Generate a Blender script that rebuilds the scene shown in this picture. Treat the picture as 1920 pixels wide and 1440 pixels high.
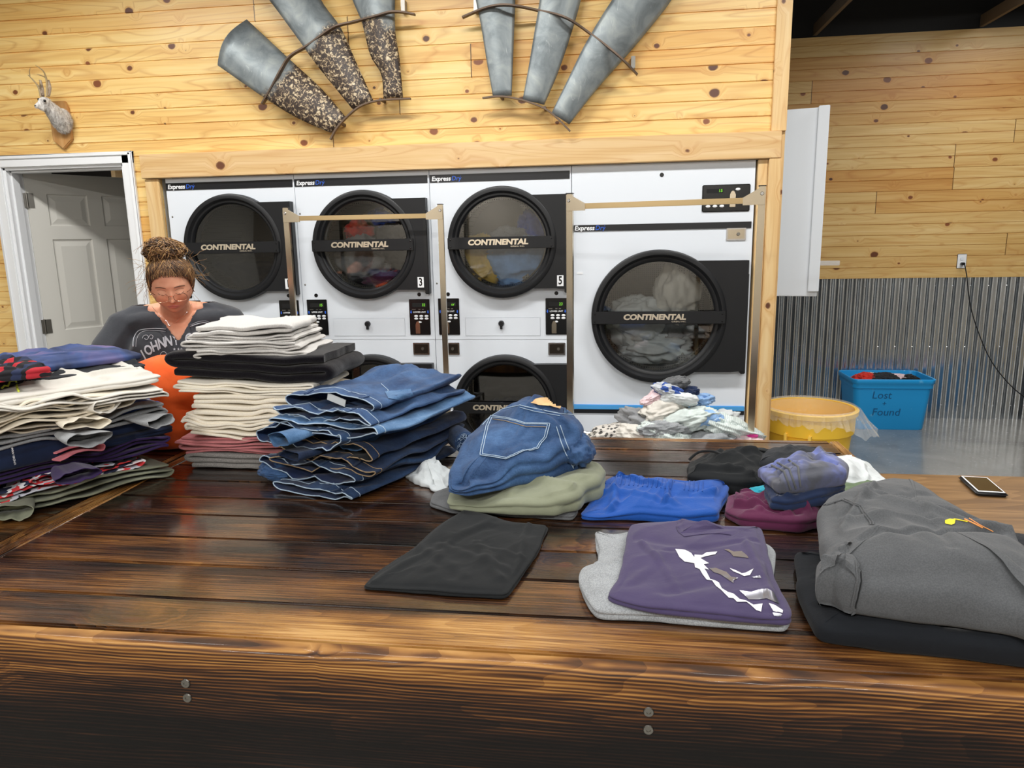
import bpy, bmesh, math, random
import numpy as np
from mathutils import Vector, Matrix, noise as mnoise
from mathutils.bvhtree import BVHTree
for o in list(bpy.data.objects): bpy.data.objects.remove(o)
SC = bpy.context.scene
COL = SC.collection
sin, cos, PI = math.sin, math.cos, math.pi

# ---------------------------------------------------------------- camera
CAM = (0.207, -4.1072, 1.537); YAW, PITCH, ROLL, FPX = 0.135, 0.1947, -0.0186, 1350.0
f_ = Vector((-sin(YAW)*cos(PITCH), cos(YAW)*cos(PITCH), -sin(PITCH)))
r0 = Vector((cos(YAW), sin(YAW), 0)); u0 = r0.cross(f_)
r_ = r0*cos(ROLL) + u0*sin(ROLL); u_ = u0*cos(ROLL) - r0*sin(ROLL)
cd = bpy.data.cameras.new('camera'); cam = bpy.data.objects.new('camera', cd); COL.objects.link(cam)
cd.sensor_width = 36; cd.lens = FPX/1920*36; cd.clip_start = 0.05; cd.clip_end = 60
cam.matrix_world = Matrix(((r_.x, u_.x, -f_.x, CAM[0]), (r_.y, u_.y, -f_.y, CAM[1]), (r_.z, u_.z, -f_.z, CAM[2]), (0, 0, 0, 1)))
SC.camera = cam
def at(px, py, z):                      # point of the photograph taken at a known height
    d = f_ + r_*((px-960)/FPX) - u_*((py-720)/FPX); t = (z-CAM[2])/d.z
    return Vector(CAM) + d*t
def aty(px, py, y):                     # ... or at a known depth
    d = f_ + r_*((px-960)/FPX) - u_*((py-720)/FPX); t = (y-CAM[1])/d.y
    return Vector(CAM) + d*t

# ---------------------------------------------------------------- world, exposure, room lights and added fill lamps
w = bpy.data.worlds.new('world'); SC.world = w; w.use_nodes = True
w.node_tree.nodes['Background'].inputs[0].default_value = (0.75, 0.85, 1.0, 1); w.node_tree.nodes['Background'].inputs[1].default_value = 0.25
SC.view_settings.view_transform = 'Standard'; SC.view_settings.look = 'None'
SC.view_settings.exposure = 0.17; SC.view_settings.gamma = 1.0; SC.view_settings.use_curve_mapping = False
CEIL = 3.75
LAMPS = [(-2.6, -1.3), (-0.7, -1.3), (1.3, -1.3), (-2.2, -3.6), (0.2, -3.6), (2.6, -3.6), (3.1, -0.2), (3.3, 1.1), (-1.8, -5.9), (1.4, -5.9)]  # the lamp nearest the far wall and the rear pair are added fill
LPOW = [36, 36, 36, 12, 12, 12, 26, 20, 118, 118]
for i, (lx, ly) in enumerate(LAMPS):
    ld = bpy.data.lights.new('tube_or_fill_light', 'AREA'); ld.shape = 'RECTANGLE'; ld.size = 1.25; ld.size_y = 0.22
    ld.energy = LPOW[i]; ld.color = (1.0, 0.985, 0.95)
    lo = bpy.data.objects.new('tube_or_fill_light', ld); COL.objects.link(lo); lo.location = (lx, ly, 3.2)

# ---------------------------------------------------------------- materials
def lin(c):
    if isinstance(c, str):
        c = [int(c[i:i+2], 16)/255 for i in (0, 2, 4)]
    return tuple(((x+0.055)/1.055)**2.4 if x > 0.04045 else x/12.92 for x in c[:3]) + (1,)
class Mat:
    def __init__(s, name):
        s.m = bpy.data.materials.new(name); s.m.use_nodes = True; s.nt = s.m.node_tree
        s.b = s.nt.nodes['Principled BSDF']; s._c = None
    def n(s, t, **kw):
        nd = s.nt.nodes.new(t)
        for k, v in kw.items():
            if k in ('i',):
                for a, b in v.items(): nd.inputs[a].default_value = b
            else: setattr(nd, k, v)
        return nd
    def l(s, a, b): s.nt.links.new(a, b)
    def co(s):
        if s._c is None: s._c = s.n('ShaderNodeTexCoord')
        return s._c.outputs['Object']
    def math(s, op, a, b=None, c=None):
        nd = s.n('ShaderNodeMath', operation=op)
        for k, v in enumerate((a, b, c)):
            if v is None: continue
            if hasattr(v, 'links'): s.l(v, nd.inputs[k])
            else: nd.inputs[k].default_value = v
        return nd.outputs[0]
    def xyz(s, v=None):
        nd = s.n('ShaderNodeSeparateXYZ'); s.l(v or s.co(), nd.inputs[0]); return nd.outputs
    def comb(s, x, y, z):
        nd = s.n('ShaderNodeCombineXYZ')
        for k, v in enumerate((x, y, z)):
            if hasattr(v, 'links'): s.l(v, nd.inputs[k])
            else: nd.inputs[k].default_value = v
        return nd.outputs[0]
    def scale(s, v, sc):
        nd = s.n('ShaderNodeVectorMath', operation='MULTIPLY'); s.l(v, nd.inputs[0]); nd.inputs[1].default_value = sc; return nd.outputs[0]
    def noise(s, v, scale=5, detail=3, rough=.5, dist=0, out=0):
        nd = s.n('ShaderNodeTexNoise'); s.l(v, nd.inputs['Vector']); nd.inputs['Scale'].default_value = scale
        nd.inputs['Detail'].default_value = detail; nd.inputs['Roughness'].default_value = rough; nd.inputs['Distortion'].default_value = dist
        return nd.outputs[out]
    def ramp(s, fac, stops, interp='LINEAR'):
        nd = s.n('ShaderNodeValToRGB'); s.l(fac, nd.inputs[0]); cr = nd.color_ramp; cr.interpolation = interp
        while len(cr.elements) < len(stops): cr.elements.new(0.5)
        for e, (p, c) in zip(cr.elements, stops):
            e.position = p; e.color = lin(c) if isinstance(c, (str, tuple)) else (c, c, c, 1)
        return nd.outputs[0]
    def mix(s, fac, a, b, mode='MIX'):
        nd = s.n('ShaderNodeMix', data_type='RGBA', blend_type=mode)
        for k, v in ((0, fac), (6, a), (7, b)):
            if hasattr(v, 'links'): s.l(v, nd.inputs[k])
            else: nd.inputs[k].default_value = v
        return nd.outputs[2]
    def bump(s, h, strength=.3, dist=.01):
        nd = s.n('ShaderNodeBump'); nd.inputs['Strength'].default_value = strength; nd.inputs['Distance'].default_value = dist
        s.l(h, nd.inputs['Height'])
        if s.b.inputs['Normal'].links: s.l(s.b.inputs['Normal'].links[0].from_socket, nd.inputs['Normal'])
        s.l(nd.outputs[0], s.b.inputs['Normal'])
    def set(s, **kw):
        mp = dict(col='Base Color', rough='Roughness', metal='Metallic', spec='Specular IOR Level', coat='Coat Weight', coatr='Coat Roughness', trans='Transmission Weight', ior='IOR', alpha='Alpha', sheen='Sheen Weight', em='Emission Color', ems='Emission Strength', sss='Subsurface Weight', aniso='Anisotropic')
        for k, v in kw.items():
            i = s.b.inputs[mp[k]]
            if hasattr(v, 'links'): s.l(v, i)
            else: i.default_value = lin(v) if isinstance(v, str) else v
        return s

def plain(name, col, rough=.5, metal=0, **kw): return Mat(name).set(col=col, rough=rough, metal=metal, **kw).m

def pine(name, base=('f3dfa6', 'ecca86', 'd9a55c'), strip=.087, z0=0., joints=3.1, strength=1., alongz=False, gl=.35, knots=5., tones=True):
    m = Mat(name); X, Y, Z = m.xyz()
    if alongz: X, Z = Z, X
    row = m.math('FLOOR', m.math('DIVIDE', m.math('SUBTRACT', Z, z0), strip))
    pair = m.math('FLOOR', m.math('DIVIDE', row, 2.0))
    wn = m.n('ShaderNodeTexWhiteNoise', noise_dimensions='1D'); m.l(pair, wn.inputs['W'])
    off = m.math('MULTIPLY', wn.outputs['Value'], 40.)
    jx = m.math('DIVIDE', m.math('ADD', X, off), joints)
    bid = m.math('FLOOR', jx); jf = m.math('FRACT', jx)
    wn2 = m.n('ShaderNodeTexWhiteNoise', noise_dimensions='2D'); m.l(m.comb(bid, pair, 0), wn2.inputs['Vector'])
    tone = wn2.outputs['Value']
    seedv = m.math('MULTIPLY', wn2.outputs['Value'], 37.)
    # knots
    kp = m.comb(m.math('MULTIPLY', X, knots*.8), m.math('ADD', m.math('MULTIPLY', Z, knots), m.math('MULTIPLY', row, 7.3)), seedv)
    vo = m.n('ShaderNodeTexVoronoi', voronoi_dimensions='2D'); m.l(kp, vo.inputs['Vector']); vo.inputs['Scale'].default_value = 1; vo.inputs['Randomness'].default_value = 1
    kn = m.noise(m.co(), 25, 2)
    sz = m.n('ShaderNodeSeparateColor'); m.l(vo.outputs['Color'], sz.inputs[0])
    dist = m.math('SUBTRACT', m.math('ADD', vo.outputs['Distance'], m.math('MULTIPLY', kn, .05)), m.math('MULTIPLY', m.math('POWER', sz.outputs[0], 2.5), .11))
    knot = m.ramp(dist, [(0.0, 1.), (0.018, .85), (0.032, 0.)])
    halo = m.ramp(dist, [(0.015, 1.), (0.08, .3), (0.20, 0.)])
    # grain
    hv = m.math('MULTIPLY', halo, .35)
    g = m.comb(m.math('MULTIPLY', X, 1.1), m.math('ADD', m.math('MULTIPLY', Z, 26.), m.math('MULTIPLY', hv, 6.)), seedv)
    n1 = m.noise(g, 1.0, 4, .55, .4)
    wv = m.math('FRACT', m.math('MULTIPLY', m.noise(m.comb(m.math('MULTIPLY', X, .7), m.math('ADD', m.math('MULTIPLY', Z, 7.), m.math('MULTIPLY', hv, 2.2)), seedv), 1., 1, .5), 13.))
    line = m.ramp(wv, [(0., 1.), (.16, 0.), (.85, 0.), (1., .8)])
    c = m.ramp(n1, [(.3, base[0]), (.52, base[1]), (.78, base[2])])
    c = m.mix(m.math('MULTIPLY', line, .33*strength), c, lin('b9783a'), 'MIX')
    tn = m.ramp(tone, [(0., (1., .97, .90)), (.6, (.98, .94, .85)), (.88, (.95, .85, .70)), (1., (.92, .76, .56))])
    if tones: c = m.mix(1., c, tn, 'MULTIPLY')
    c = m.mix(m.math('MULTIPLY', halo, .35), c, lin('c88845'))
    c = m.mix(knot, c, m.mix(sz.outputs[1], lin('4a2a1c'), lin('8a4f2c')))
    d1 = m.math('MULTIPLY', m.math('LESS_THAN', jf, .0018), 1.)
    c = m.mix(d1, c, lin('6b4a22'))
    m.set(col=c, rough=gl + .12, spec=.4, coat=.25, coatr=.25)
    m.bump(n1, .12, .002)
    return m.m

def char(name, kind='top'):
    """torched, varnished pine: long grain along X, boards split by object Y"""
    m = Mat(name); X, Y, Z = m.xyz(); P = m.co()
    oi = m.n('ShaderNodeObjectInfo')
    if kind == 'top':
        wd = m.math('FLOOR', m.math('DIVIDE', m.math('ADD', Y, 2.904), .156))
        wn = m.n('ShaderNodeTexWhiteNoise', noise_dimensions='1D'); m.l(wd, wn.inputs['W'])
        seed = m.math('MULTIPLY', wn.outputs['Value'], 9.); T = Y
    elif kind == 'side': seed, T = 3.3, Y; X = X
    elif kind == 'end': seed, T = 5.7, X; X = Y
    else: seed, T = 1.7, Z
    kp = m.comb(m.math('MULTIPLY', X, 1.25 if kind == 'top' else .8), m.math('MULTIPLY', m.math('ADD', T, seed), 2.6), 0)
    vo = m.n('ShaderNodeTexVoronoi', voronoi_dimensions='2D'); m.l(kp, vo.inputs['Vector']); vo.inputs['Scale'].default_value = 1
    d = m.math('ADD', vo.outputs['Distance'], m.math('MULTIPLY', m.noise(P, 30, 2), .03))
    knot = m.ramp(d, [(0.03, 1.), (.055, 0.)]); halo = m.ramp(d, [(.04, 1.), (.2, 0.)])
    warp = m.math('MULTIPLY', halo, .5)
    gv = m.comb(m.math('MULTIPLY', X, .9), m.math('ADD', m.math('MULTIPLY', T, 34.), m.math('MULTIPLY', warp, 5.)), seed)
    g1 = m.noise(gv, 1.9 if kind == 'top' else 2.6, 5, .66, .25)
    gfi = m.noise(m.comb(m.math('MULTIPLY', X, 6.), m.math('MULTIPLY', T, 260.), seed), 1., 3, .6)
    ring = m.math('FRACT', m.math('MULTIPLY', m.noise(m.comb(m.math('MULTIPLY', X, .8), m.math('ADD', m.math('MULTIPLY', T, 9.), m.math('MULTIPLY', warp, 2.)), seed), 1., 1, .5), 18.))
    patch = m.noise(m.comb(m.math('MULTIPLY', X, 1.5), m.math('MULTIPLY', T, 4.5), seed), 1., 3, .55, .3)
    if kind == 'top':
        lift = m.ramp(m.math('DIVIDE', m.math('ADD', Y, 2.95), 1.6), [(0., .34), (.105, .32), (.125, .06), (.5, .0), (.7, .07), (1., .05)])
        patch = m.math('ADD', patch, m.math('MULTIPLY', lift, .8))
    elif kind in ('side', 'end'): patch = m.math('ADD', patch, .16)
    else:                       # front beam: amber band above, burned black below an irregular line
        edge = m.math('ADD', m.math('MULTIPLY', m.noise(m.comb(m.math('MULTIPLY', X, 1.6), m.math('MULTIPLY', Z, 6.), 0), 1., 3, .5), .09), m.math('MULTIPLY', X, -.018))
        hh = m.math('DIVIDE', m.math('SUBTRACT', m.math('ADD', Z, edge), .735), .07)
        patch = m.math('ADD', m.math('MULTIPLY', m.math('MINIMUM', m.math('MAXIMUM', hh, -1.), 1.), .2), m.math('ADD', .40, m.math('MULTIPLY', patch, .26)))
    v = m.math('ADD', m.math('MULTIPLY', g1, .42), m.math('MULTIPLY', patch, .75))
    v = m.math('ADD', v, m.math('MULTIPLY', m.math('SUBTRACT', gfi, .5), .16))
    v = m.math('ADD', v, m.math('MULTIPLY', m.math('SUBTRACT', ring, .5), .05))
    lw = m.math('SINE', m.math('ADD', m.math('MULTIPLY', T, 620. if kind == 'top' else 900.), m.math('ADD', m.math('MULTIPLY', m.noise(m.comb(m.math('MULTIPLY', X, 1.1), m.math('MULTIPLY', T, 7.), seed), 1., 3, .5, .3), 46.), m.math('MULTIPLY', warp, 22.))))
    v = m.math('ADD', v, m.math('MULTIPLY', lw, .024 if kind == 'top' else .080))
    c = m.ramp(v, [(.45, '090605'), (.57, '1d100a'), (.66, '3d2413'), (.75, '6e4622'), (.85, 'a0713a'), (.97, 'c89b5e')])
    c = m.mix(m.math('MULTIPLY', m.math('MULTIPLY', halo, ring), .3), c, lin('9a6630'))
    c = m.mix(knot, c, lin('4a2413'))
    m.set(col=c, rough=m.ramp(gfi, [(.3, .22), (.7, .36)]) if kind != 'front' else .55, spec=.5 if kind != 'front' else .25, coat=.85 if kind != 'front' else .12, coatr=.09)
    m.bump(m.math('ADD', m.math('MULTIPLY', g1, 1.0), m.math('MULTIPLY', gfi, .5)), .32, .0018)
    nc = m.n('ShaderNodeBump', i={'Strength': .10, 'Distance': .0015}); m.l(gfi, nc.inputs['Height']); m.l(nc.outputs[0], m.b.inputs['Coat Normal'])
    return m.m

def cloth(name, col, col2=None, rough=.92, weave=700, wb=.12, mott=.12, fold=.0, sheen=.15, heather=0.):
    m = Mat(name); P = m.co()
    c = lin(col)
    n1 = m.noise(P, 14, 4, .6)
    col2 = col2 or tuple(max(0, min(1, x*.72)) for x in [int(col[i:i+2], 16)/255 for i in (0, 2, 4)])
    cc = m.mix(m.ramp(n1, [(.35, 0.), (.7, mott*4 if mott < .25 else 1.)]), c, lin(col2))
    fine = m.noise(P, weave, 2, .6)
    if heather: cc = m.mix(m.ramp(fine, [(.4, heather), (.62, 0.)]), cc, lin(tuple(x*.45 for x in [int(col[i:i+2], 16)/255 for i in (0, 2, 4)])))
    m.set(col=cc, rough=rough, spec=.2, sheen=sheen)
    m.bump(m.noise(P, 34, 5, .6, .8), .22+fold, .006)
    m.bump(fine, wb, .0015)
    return m.m

def terry(name, col, shade=None, amp=.5):
    m = Mat(name); P = m.co()
    n = m.noise(P, 330, 2, .7); n2 = m.noise(P, 60, 3, .6)
    sh = shade or tuple(x*.8 for x in [int(col[i:i+2], 16)/255 for i in (0, 2, 4)])
    c = m.mix(m.ramp(n, [(.38, 1.), (.6, 0.)]), lin(col), lin(sh))
    m.set(col=c, rough=.97, spec=.1, sheen=.2); m.bump(n2, .3, .003); m.bump(n, amp*.6, .0025); return m.m

def denim(name, dark='1f3b66', light='5d88bd', bias=.5, rough=.85):
    m = Mat(name); P = m.co()
    n = m.noise(P, 7, 5, .62, .3); tw = m.noise(m.scale(P, (500, 500, 130)), 1., 2, .6); st = m.noise(m.scale(P, (60, 260, 260)), 1., 2, .5)
    v = m.math('ADD', m.math('MULTIPLY', n, .75), m.math('ADD', m.math('MULTIPLY', tw, .22), m.math('MULTIPLY', st, .16)))
    c = m.ramp(v, [(bias-.14, dark), (bias+.06, tuple((a+b)/2 for a, b in zip(*[[int(h[i:i+2], 16)/255 for i in (0, 2, 4)] for h in (dark, light)]))), (bias+.24, light)])
    m.set(col=c, rough=rough, spec=.2, sheen=.1); m.bump(m.noise(P, 40, 4, .6, .6), .28, .006); m.bump(tw, .15, .001); return m.m

M = {}
M['pine'] = pine('pine_boards', z0=-.016, base=('f8e2aa', 'f0d08f', 'd8a766'), strength=1.15)
M['pine_far'] = pine('pine_boards_far', base=('e6cf9f', 'dcbe86', 'cba56c'), z0=1.187, strength=1.0, knots=4.2)
M['fir'] = pine('fir_trim', base=('e4c596', 'dcb984', 'cfa56c'), strip=5., joints=50., tones=False, strength=1.0, knots=3.2, gl=.5)
M['firv'] = pine('fir_trim_upright', base=('e8cb99', 'e0bd86', 'd4a96e'), strip=5., joints=50., tones=False, strength=.8, alongz=True, knots=4., gl=.5)
M['char'] = char('torched_boards'); M['char_side'] = char('torched_rim', 'side'); M['char_end'] = char('torched_end', 'end'); M['char_front'] = char('torched_beam', 'front')
M['white'] = plain('white_enamel', 'e6ecf4', .38, spec=.4)
M['whitedoor'] = plain('painted_door', 'cfcdc6', .45)
M['whitetrim'] = plain('white_trim_paint', 'f0f2f5', .4)
M['black'] = plain('black_plastic', '17181b', .42, spec=.4)
M['blackgloss'] = plain('black_gloss', '0d0e10', .25)
M['stripe'] = plain('black_stripe', '16171c', .35)
M['chrome'] = plain('chrome', 'd9d9dc', .16, 1.)
M['steel'] = plain('brushed_steel', 'd3c8b4', .22, 1.)
M['zinc'] = plain('zinc_steel', '8d8a84', .35, 1.)
M['darkhole'] = plain('dark_recess', '050505', .7)
M['lettwhite'] = plain('white_print', 'f2f4f7', .5)
M['lettblue'] = plain('blue_print', '2f66d8', .5)
M['letter_metal'] = plain('polished_letter', 'efe2cd', .28, .75)
M['green_led'] = Mat('green_led').set(col='0a2005', em=(.30, 1., .04, 1), ems=.9).m
M['bluebar'] = Mat('blue_bar').set(col='58b0f5', rough=.2, metal=.2).m
g = Mat('door_glass'); g.set(col=(1, 1, 1, 1), rough=.02, trans=1., ior=1.38); M['glass_solid'] = g.m
def paneglass(name, tint=(.9, .92, .92, 1), refl=.14):
    m = Mat(name); nt = m.nt; nt.nodes.remove(m.b)
    t = m.n('ShaderNodeBsdfTransparent'); t.inputs[0].default_value = tint
    gl = m.n('ShaderNodeBsdfGlossy'); gl.inputs['Roughness'].default_value = .03
    lw = m.n('ShaderNodeFresnel'); lw.inputs[0].default_value = 1.5
    mx = m.n('ShaderNodeMixShader'); m.l(m.math('ADD', lw.outputs[0], refl-.04), mx.inputs[0]); m.l(t.outputs[0], mx.inputs[1]); m.l(gl.outputs[0], mx.inputs[2])
    m.l(mx.outputs[0], nt.nodes['Material Output'].inputs[0]); return m.m
M['glass'] = paneglass('dryer_door_glass'); M['glass_dark'] = paneglass('smoked_dryer_glass', (.35, .35, .36, 1), .10)
M['lens'] = paneglass('spectacle_lens', (.97, .97, .97, 1), .04)

# corrugated galvanised sheet
m = Mat('corrugated_steel'); n = m.noise(m.scale(m.co(), (9, 9, 2.)), 1., 4, .6); sp = m.noise(m.co(), 60, 2)
m.set(col=m.ramp(n, [(.3, 'c6ccd2'), (.7, 'e2e8ee')]), metal=.95, rough=.22); M['corrug'] = m.m
# polished concrete
m = Mat('sealed_concrete'); n = m.noise(m.co(), 2.2, 6, .65, .5); n2 = m.noise(m.co(), 40, 3)
m.set(col=m.mix(m.ramp(n, [(.3, 0.), (.7, 1.)]), lin('7c7b77'), lin('a09f9a')), rough=m.ramp(n2, [(.3, .16), (.7, .28)]), spec=.5, coat=.4, coatr=.12); m.bump(n, .05, .01); M['concrete'] = m.m
m = Mat('black_foil_insulation'); n = m.noise(m.co(), 30, 5, .7, 1.5)
m.set(col='07080c', rough=.32, spec=.6); m.bump(n, .7, .02); M['foil'] = m.m
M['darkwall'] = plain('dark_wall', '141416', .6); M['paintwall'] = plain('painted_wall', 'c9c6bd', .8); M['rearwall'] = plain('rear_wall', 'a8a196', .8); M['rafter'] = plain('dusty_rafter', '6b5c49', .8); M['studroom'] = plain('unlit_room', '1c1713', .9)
# galvanised windmill blades
def galv(name, rust):
    m = Mat(name); P = m.co(); n = m.noise(P, 9, 5, .6, .6); X, Y, Z = m.xyz()
    c = m.ramp(n, [(.3, '6f777b'), (.5, '8b9396'), (.7, 'a3a9a8')]); sc = m.noise(m.scale(P, (22, 22, 5)), 1., 4, .7, 2.)
    c = m.mix(m.ramp(sc, [(.62, 0.), (.72, .5)]), c, lin('c3c8c8'))
    if rust:
        lo = m.math('ADD', m.math('SUBTRACT', Z, m.math('MINIMUM', 2.66, m.math('ADD', 2.43, m.math('MULTIPLY', m.math('ADD', X, 1.56), .88)))), m.math('MULTIPLY', m.math('SUBTRACT', m.noise(P, 9, 4), .5), .25))
        r = m.ramp(m.math('DIVIDE', lo, .06), [(0., 1.), (1., 0.)])
        sp = m.noise(P, 62, 4, .65, .8); rc = m.ramp(sp, [(.42, '2e231e'), (.53, '4d3d31'), (.575, 'b8a27e'), (.7, 'ddd2b8')])
        c = m.mix(r, c, rc); m.set(metal=m.math('SUBTRACT', .55, m.math('MULTIPLY', r, .55)))
    else: m.set(metal=.5)
    m.set(col=c, rough=.5); m.bump(n, .1, .01); return m.m
M['galv'] = galv('galvanised_sheet', None); M['galv_rust'] = galv('rusted_galvanised_sheet', 2.52)
M['rustrod'] = plain('rusty_strap', '6a5a4e', .55, .6)
M['oak'] = pine('oak_plaque', base=('c89a62', 'b98850', '9a6a3a'), strip=9., joints=50., tones=False, alongz=True, knots=1., gl=.4)

# ---------------------------------------------------------------- object helpers
def link(name, me, mat=None, parent=None, loc=None):
    o = bpy.data.objects.new(name, me); COL.objects.link(o)
    if mat is not None and me is not None and not me.materials: me.materials.append(M[mat] if isinstance(mat, str) else mat)
    if parent is not None: o.parent = parent
    if loc is not None: o.location = loc
    return o
def tag(o, label=None, cat=None, group=None, kind=None):
    if label: o['label'] = label
    if cat: o['category'] = cat
    if group: o['group'] = group
    if kind: o['kind'] = kind
    return o
def thing(name, label, cat, loc=(0, 0, 0), rz=0, group=None):
    o = link(name, None); o.location = loc; o.rotation_euler = (0, 0, rz); return tag(o, label, cat, group)
class B:
    """collects shapes into one mesh"""
    def __init__(s): s.v = []; s.f = []
    def add(s, vs, fs):
        k = len(s.v); s.v += [tuple(v) for v in vs]; s.f += [tuple(i+k for i in f) for f in fs]; return s
    def box(s, x0, x1, y0, y1, z0, z1, M_=None):
        vs = [(x, y, z) for z in (z0, z1) for y in (y0, y1) for x in (x0, x1)]
        if M_: vs = [M_ @ Vector(v) for v in vs]
        return s.add(vs, [(0, 2, 3, 1), (4, 5, 7, 6), (0, 1, 5, 4), (2, 6, 7, 3), (0, 4, 6, 2), (1, 3, 7, 5)])
    def prism(s, poly, y0, y1, M_=None):       # polygon in XZ, extruded along Y
        n = len(poly); vs = [(p[0], y0, p[1]) for p in poly] + [(p[0], y1, p[1]) for p in poly]
        if M_: vs = [M_ @ Vector(v) for v in vs]
        return s.add(vs, [tuple(range(n)), tuple(range(2*n-1, n-1, -1))] + [(i, i+n, (i+1) % n+n, (i+1) % n) for i in range(n)])
    def tube(s, pts, r, seg=8, closed=False, caps=True):
        pts = [Vector(p) for p in pts]; n = len(pts); rs = r if hasattr(r, '__len__') else [r]*n
        vs = []; fs = []; prev = None
        for i, p in enumerate(pts):
            a = pts[(i-1) % n] if (i or closed) else p; b = pts[(i+1) % n] if (i < n-1 or closed) else p
            t = (b-a).normalized() if (b-a).length > 1e-9 else Vector((0, 0, 1))
            if prev is None:
                q = Vector((0, 0, 1)) if abs(t.z) < .9 else Vector((1, 0, 0)); nx = t.cross(q).normalized()
            else: nx = (prev - t*prev.dot(t)).normalized()
            prev = nx; ny = t.cross(nx)
            for k in range(seg):
                an = 2*PI*k/seg; vs.append(p + nx*cos(an)*rs[i] + ny*sin(an)*rs[i])
        m_ = n if closed else n-1
        for i in range(m_):
            for k in range(seg):
                a = i*seg+k; b = i*seg+(k+1) % seg; j = (i+1) % n
                fs.append((a, b, j*seg+(k+1) % seg, j*seg+k))
        if caps and not closed: fs += [tuple(range(seg-1, -1, -1)), tuple((n-1)*seg+k for k in range(seg))]
        return s.add(vs, fs)
    def lathe(s, prof, cx=0, cy=0, cz=0, axis='Z', seg=48, a0=0, a1=2*PI):     # prof: (r, h)
        full = abs(a1-a0-2*PI) < 1e-6; cnt = seg if full else seg+1; vs = []; fs = []
        for (r, h) in prof:
            for k in range(cnt):
                an = a0+(a1-a0)*k/seg; c_, s_ = r*cos(an), r*sin(an)
                vs.append((cx+c_, cy+s_, cz+h) if axis == 'Z' else (cx+c_, cy+h, cz+s_))
        for i in range(len(prof)-1):
            for k in range(seg):
                j = (k+1) % cnt; q = (i*cnt+k, i*cnt+j, (i+1)*cnt+j, (i+1)*cnt+k)
                fs.append(q if axis == 'Z' else q[::-1])
        return s.add(vs, fs)
    def ball(s, c, r, seg=16, rings=10):
        r = r if hasattr(r, '__len__') else (r, r, r); vs = []; fs = []
        for i in range(rings+1):
            ph = PI*i/rings
            for k in range(seg):
                an = 2*PI*k/seg; vs.append((c[0]+r[0]*sin(ph)*cos(an), c[1]+r[1]*sin(ph)*sin(an), c[2]+r[2]*cos(ph)))
        for i in range(rings):
            for k in range(seg): fs.append((i*seg+k, (i+1)*seg+k, (i+1)*seg+(k+1) % seg, i*seg+(k+1) % seg))
        return s.add(vs, fs)
    def mesh(s, name, smooth=False, bevel=0, segs=2, ang=35):
        me = bpy.data.meshes.new(name); me.from_pydata(s.v, [], s.f); me.update()
        bm = bmesh.new(); bm.from_mesh(me); bmesh.ops.remove_doubles(bm, verts=bm.verts, dist=1e-6)
        bmesh.ops.dissolve_degenerate(bm, edges=bm.edges, dist=1e-7)
        bmesh.ops.recalc_face_normals(bm, faces=bm.faces)
        if bevel:
            es = [e for e in bm.edges if len(e.link_faces) == 2 and e.calc_face_angle(0) > math.radians(ang)]
            bmesh.ops.bevel(bm, geom=es, offset=bevel, segments=segs, affect='EDGES', clamp_overlap=True)
        bm.to_mesh(me); bm.free()
        if smooth or bevel:
            for p in me.polygons: p.use_smooth = True
            try: me.set_sharp_from_angle(angle=math.radians(ang if not bevel else 50))
            except Exception: pass
        return me
    def obj(s, name, mat, parent=None, smooth=False, bevel=0, segs=2, ang=35, loc=None):
        return link(name, s.mesh(name, smooth, bevel, segs, ang), mat, parent, loc)
def struct(name, b, mat, **kw):
    o = b.obj(name, mat, **kw); o['kind'] = 'structure'; return o
def text_mesh(body, size, extrude=.0006, bold=0., shear=0., align='CENTER', spacing=1.):
    cu = bpy.data.curves.new('lettering', 'FONT'); cu.body = body; cu.size = size; cu.extrude = extrude; cu.offset = bold
    cu.shear = shear; cu.align_x = align; cu.align_y = 'CENTER'; cu.space_character = spacing; cu.resolution_u = 3
    o = bpy.data.objects.new('tmp', cu); COL.objects.link(o)
    dg = bpy.context.evaluated_depsgraph_get(); me = bpy.data.meshes.new_from_object(o.evaluated_get(dg))
    bpy.data.objects.remove(o); return me
def text(name, body, size, mat, parent, pos, extrude=.0006, sx=1., **kw):     # facing -Y
    me = text_mesh(body, size, extrude, **kw); me.transform(Matrix.Translation(pos) @ Matrix.Rotation(PI/2, 4, 'X') @ Matrix.Diagonal((sx, 1, 1, 1)))
    return link(name, me, mat, parent)
def dup(root, loc=None, rz=None, **tags):
    r = root.copy(); COL.objects.link(r)
    if loc is not None: r.location = loc
    if rz is not None: r.rotation_euler[2] = rz
    for ch in list(root.children):
        c = ch.copy(); COL.objects.link(c); c.parent = r
        for g_ in list(ch.children):
            d = g_.copy(); COL.objects.link(d); d.parent = c
    tag(r, **tags); return r
# ================================================================ the room
# floor and shell
struct('floor', B().box(-5, 5.2, -7, 2.4, -.05, 0), 'concrete')
struct('ceiling', B().box(-5, 5.2, -7, 2.4, CEIL, CEIL+.05), 'foil')
struct('wall_left', B().box(-5.05, -5, -7, 2.4, 0, CEIL), 'paintwall')
struct('wall_right', B().box(5.2, 5.25, -7, 2.4, 0, CEIL), 'darkwall')
struct('wall_rear', B().box(-5, 5.2, -7.05, -7, 0, CEIL), 'rearwall')

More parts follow.
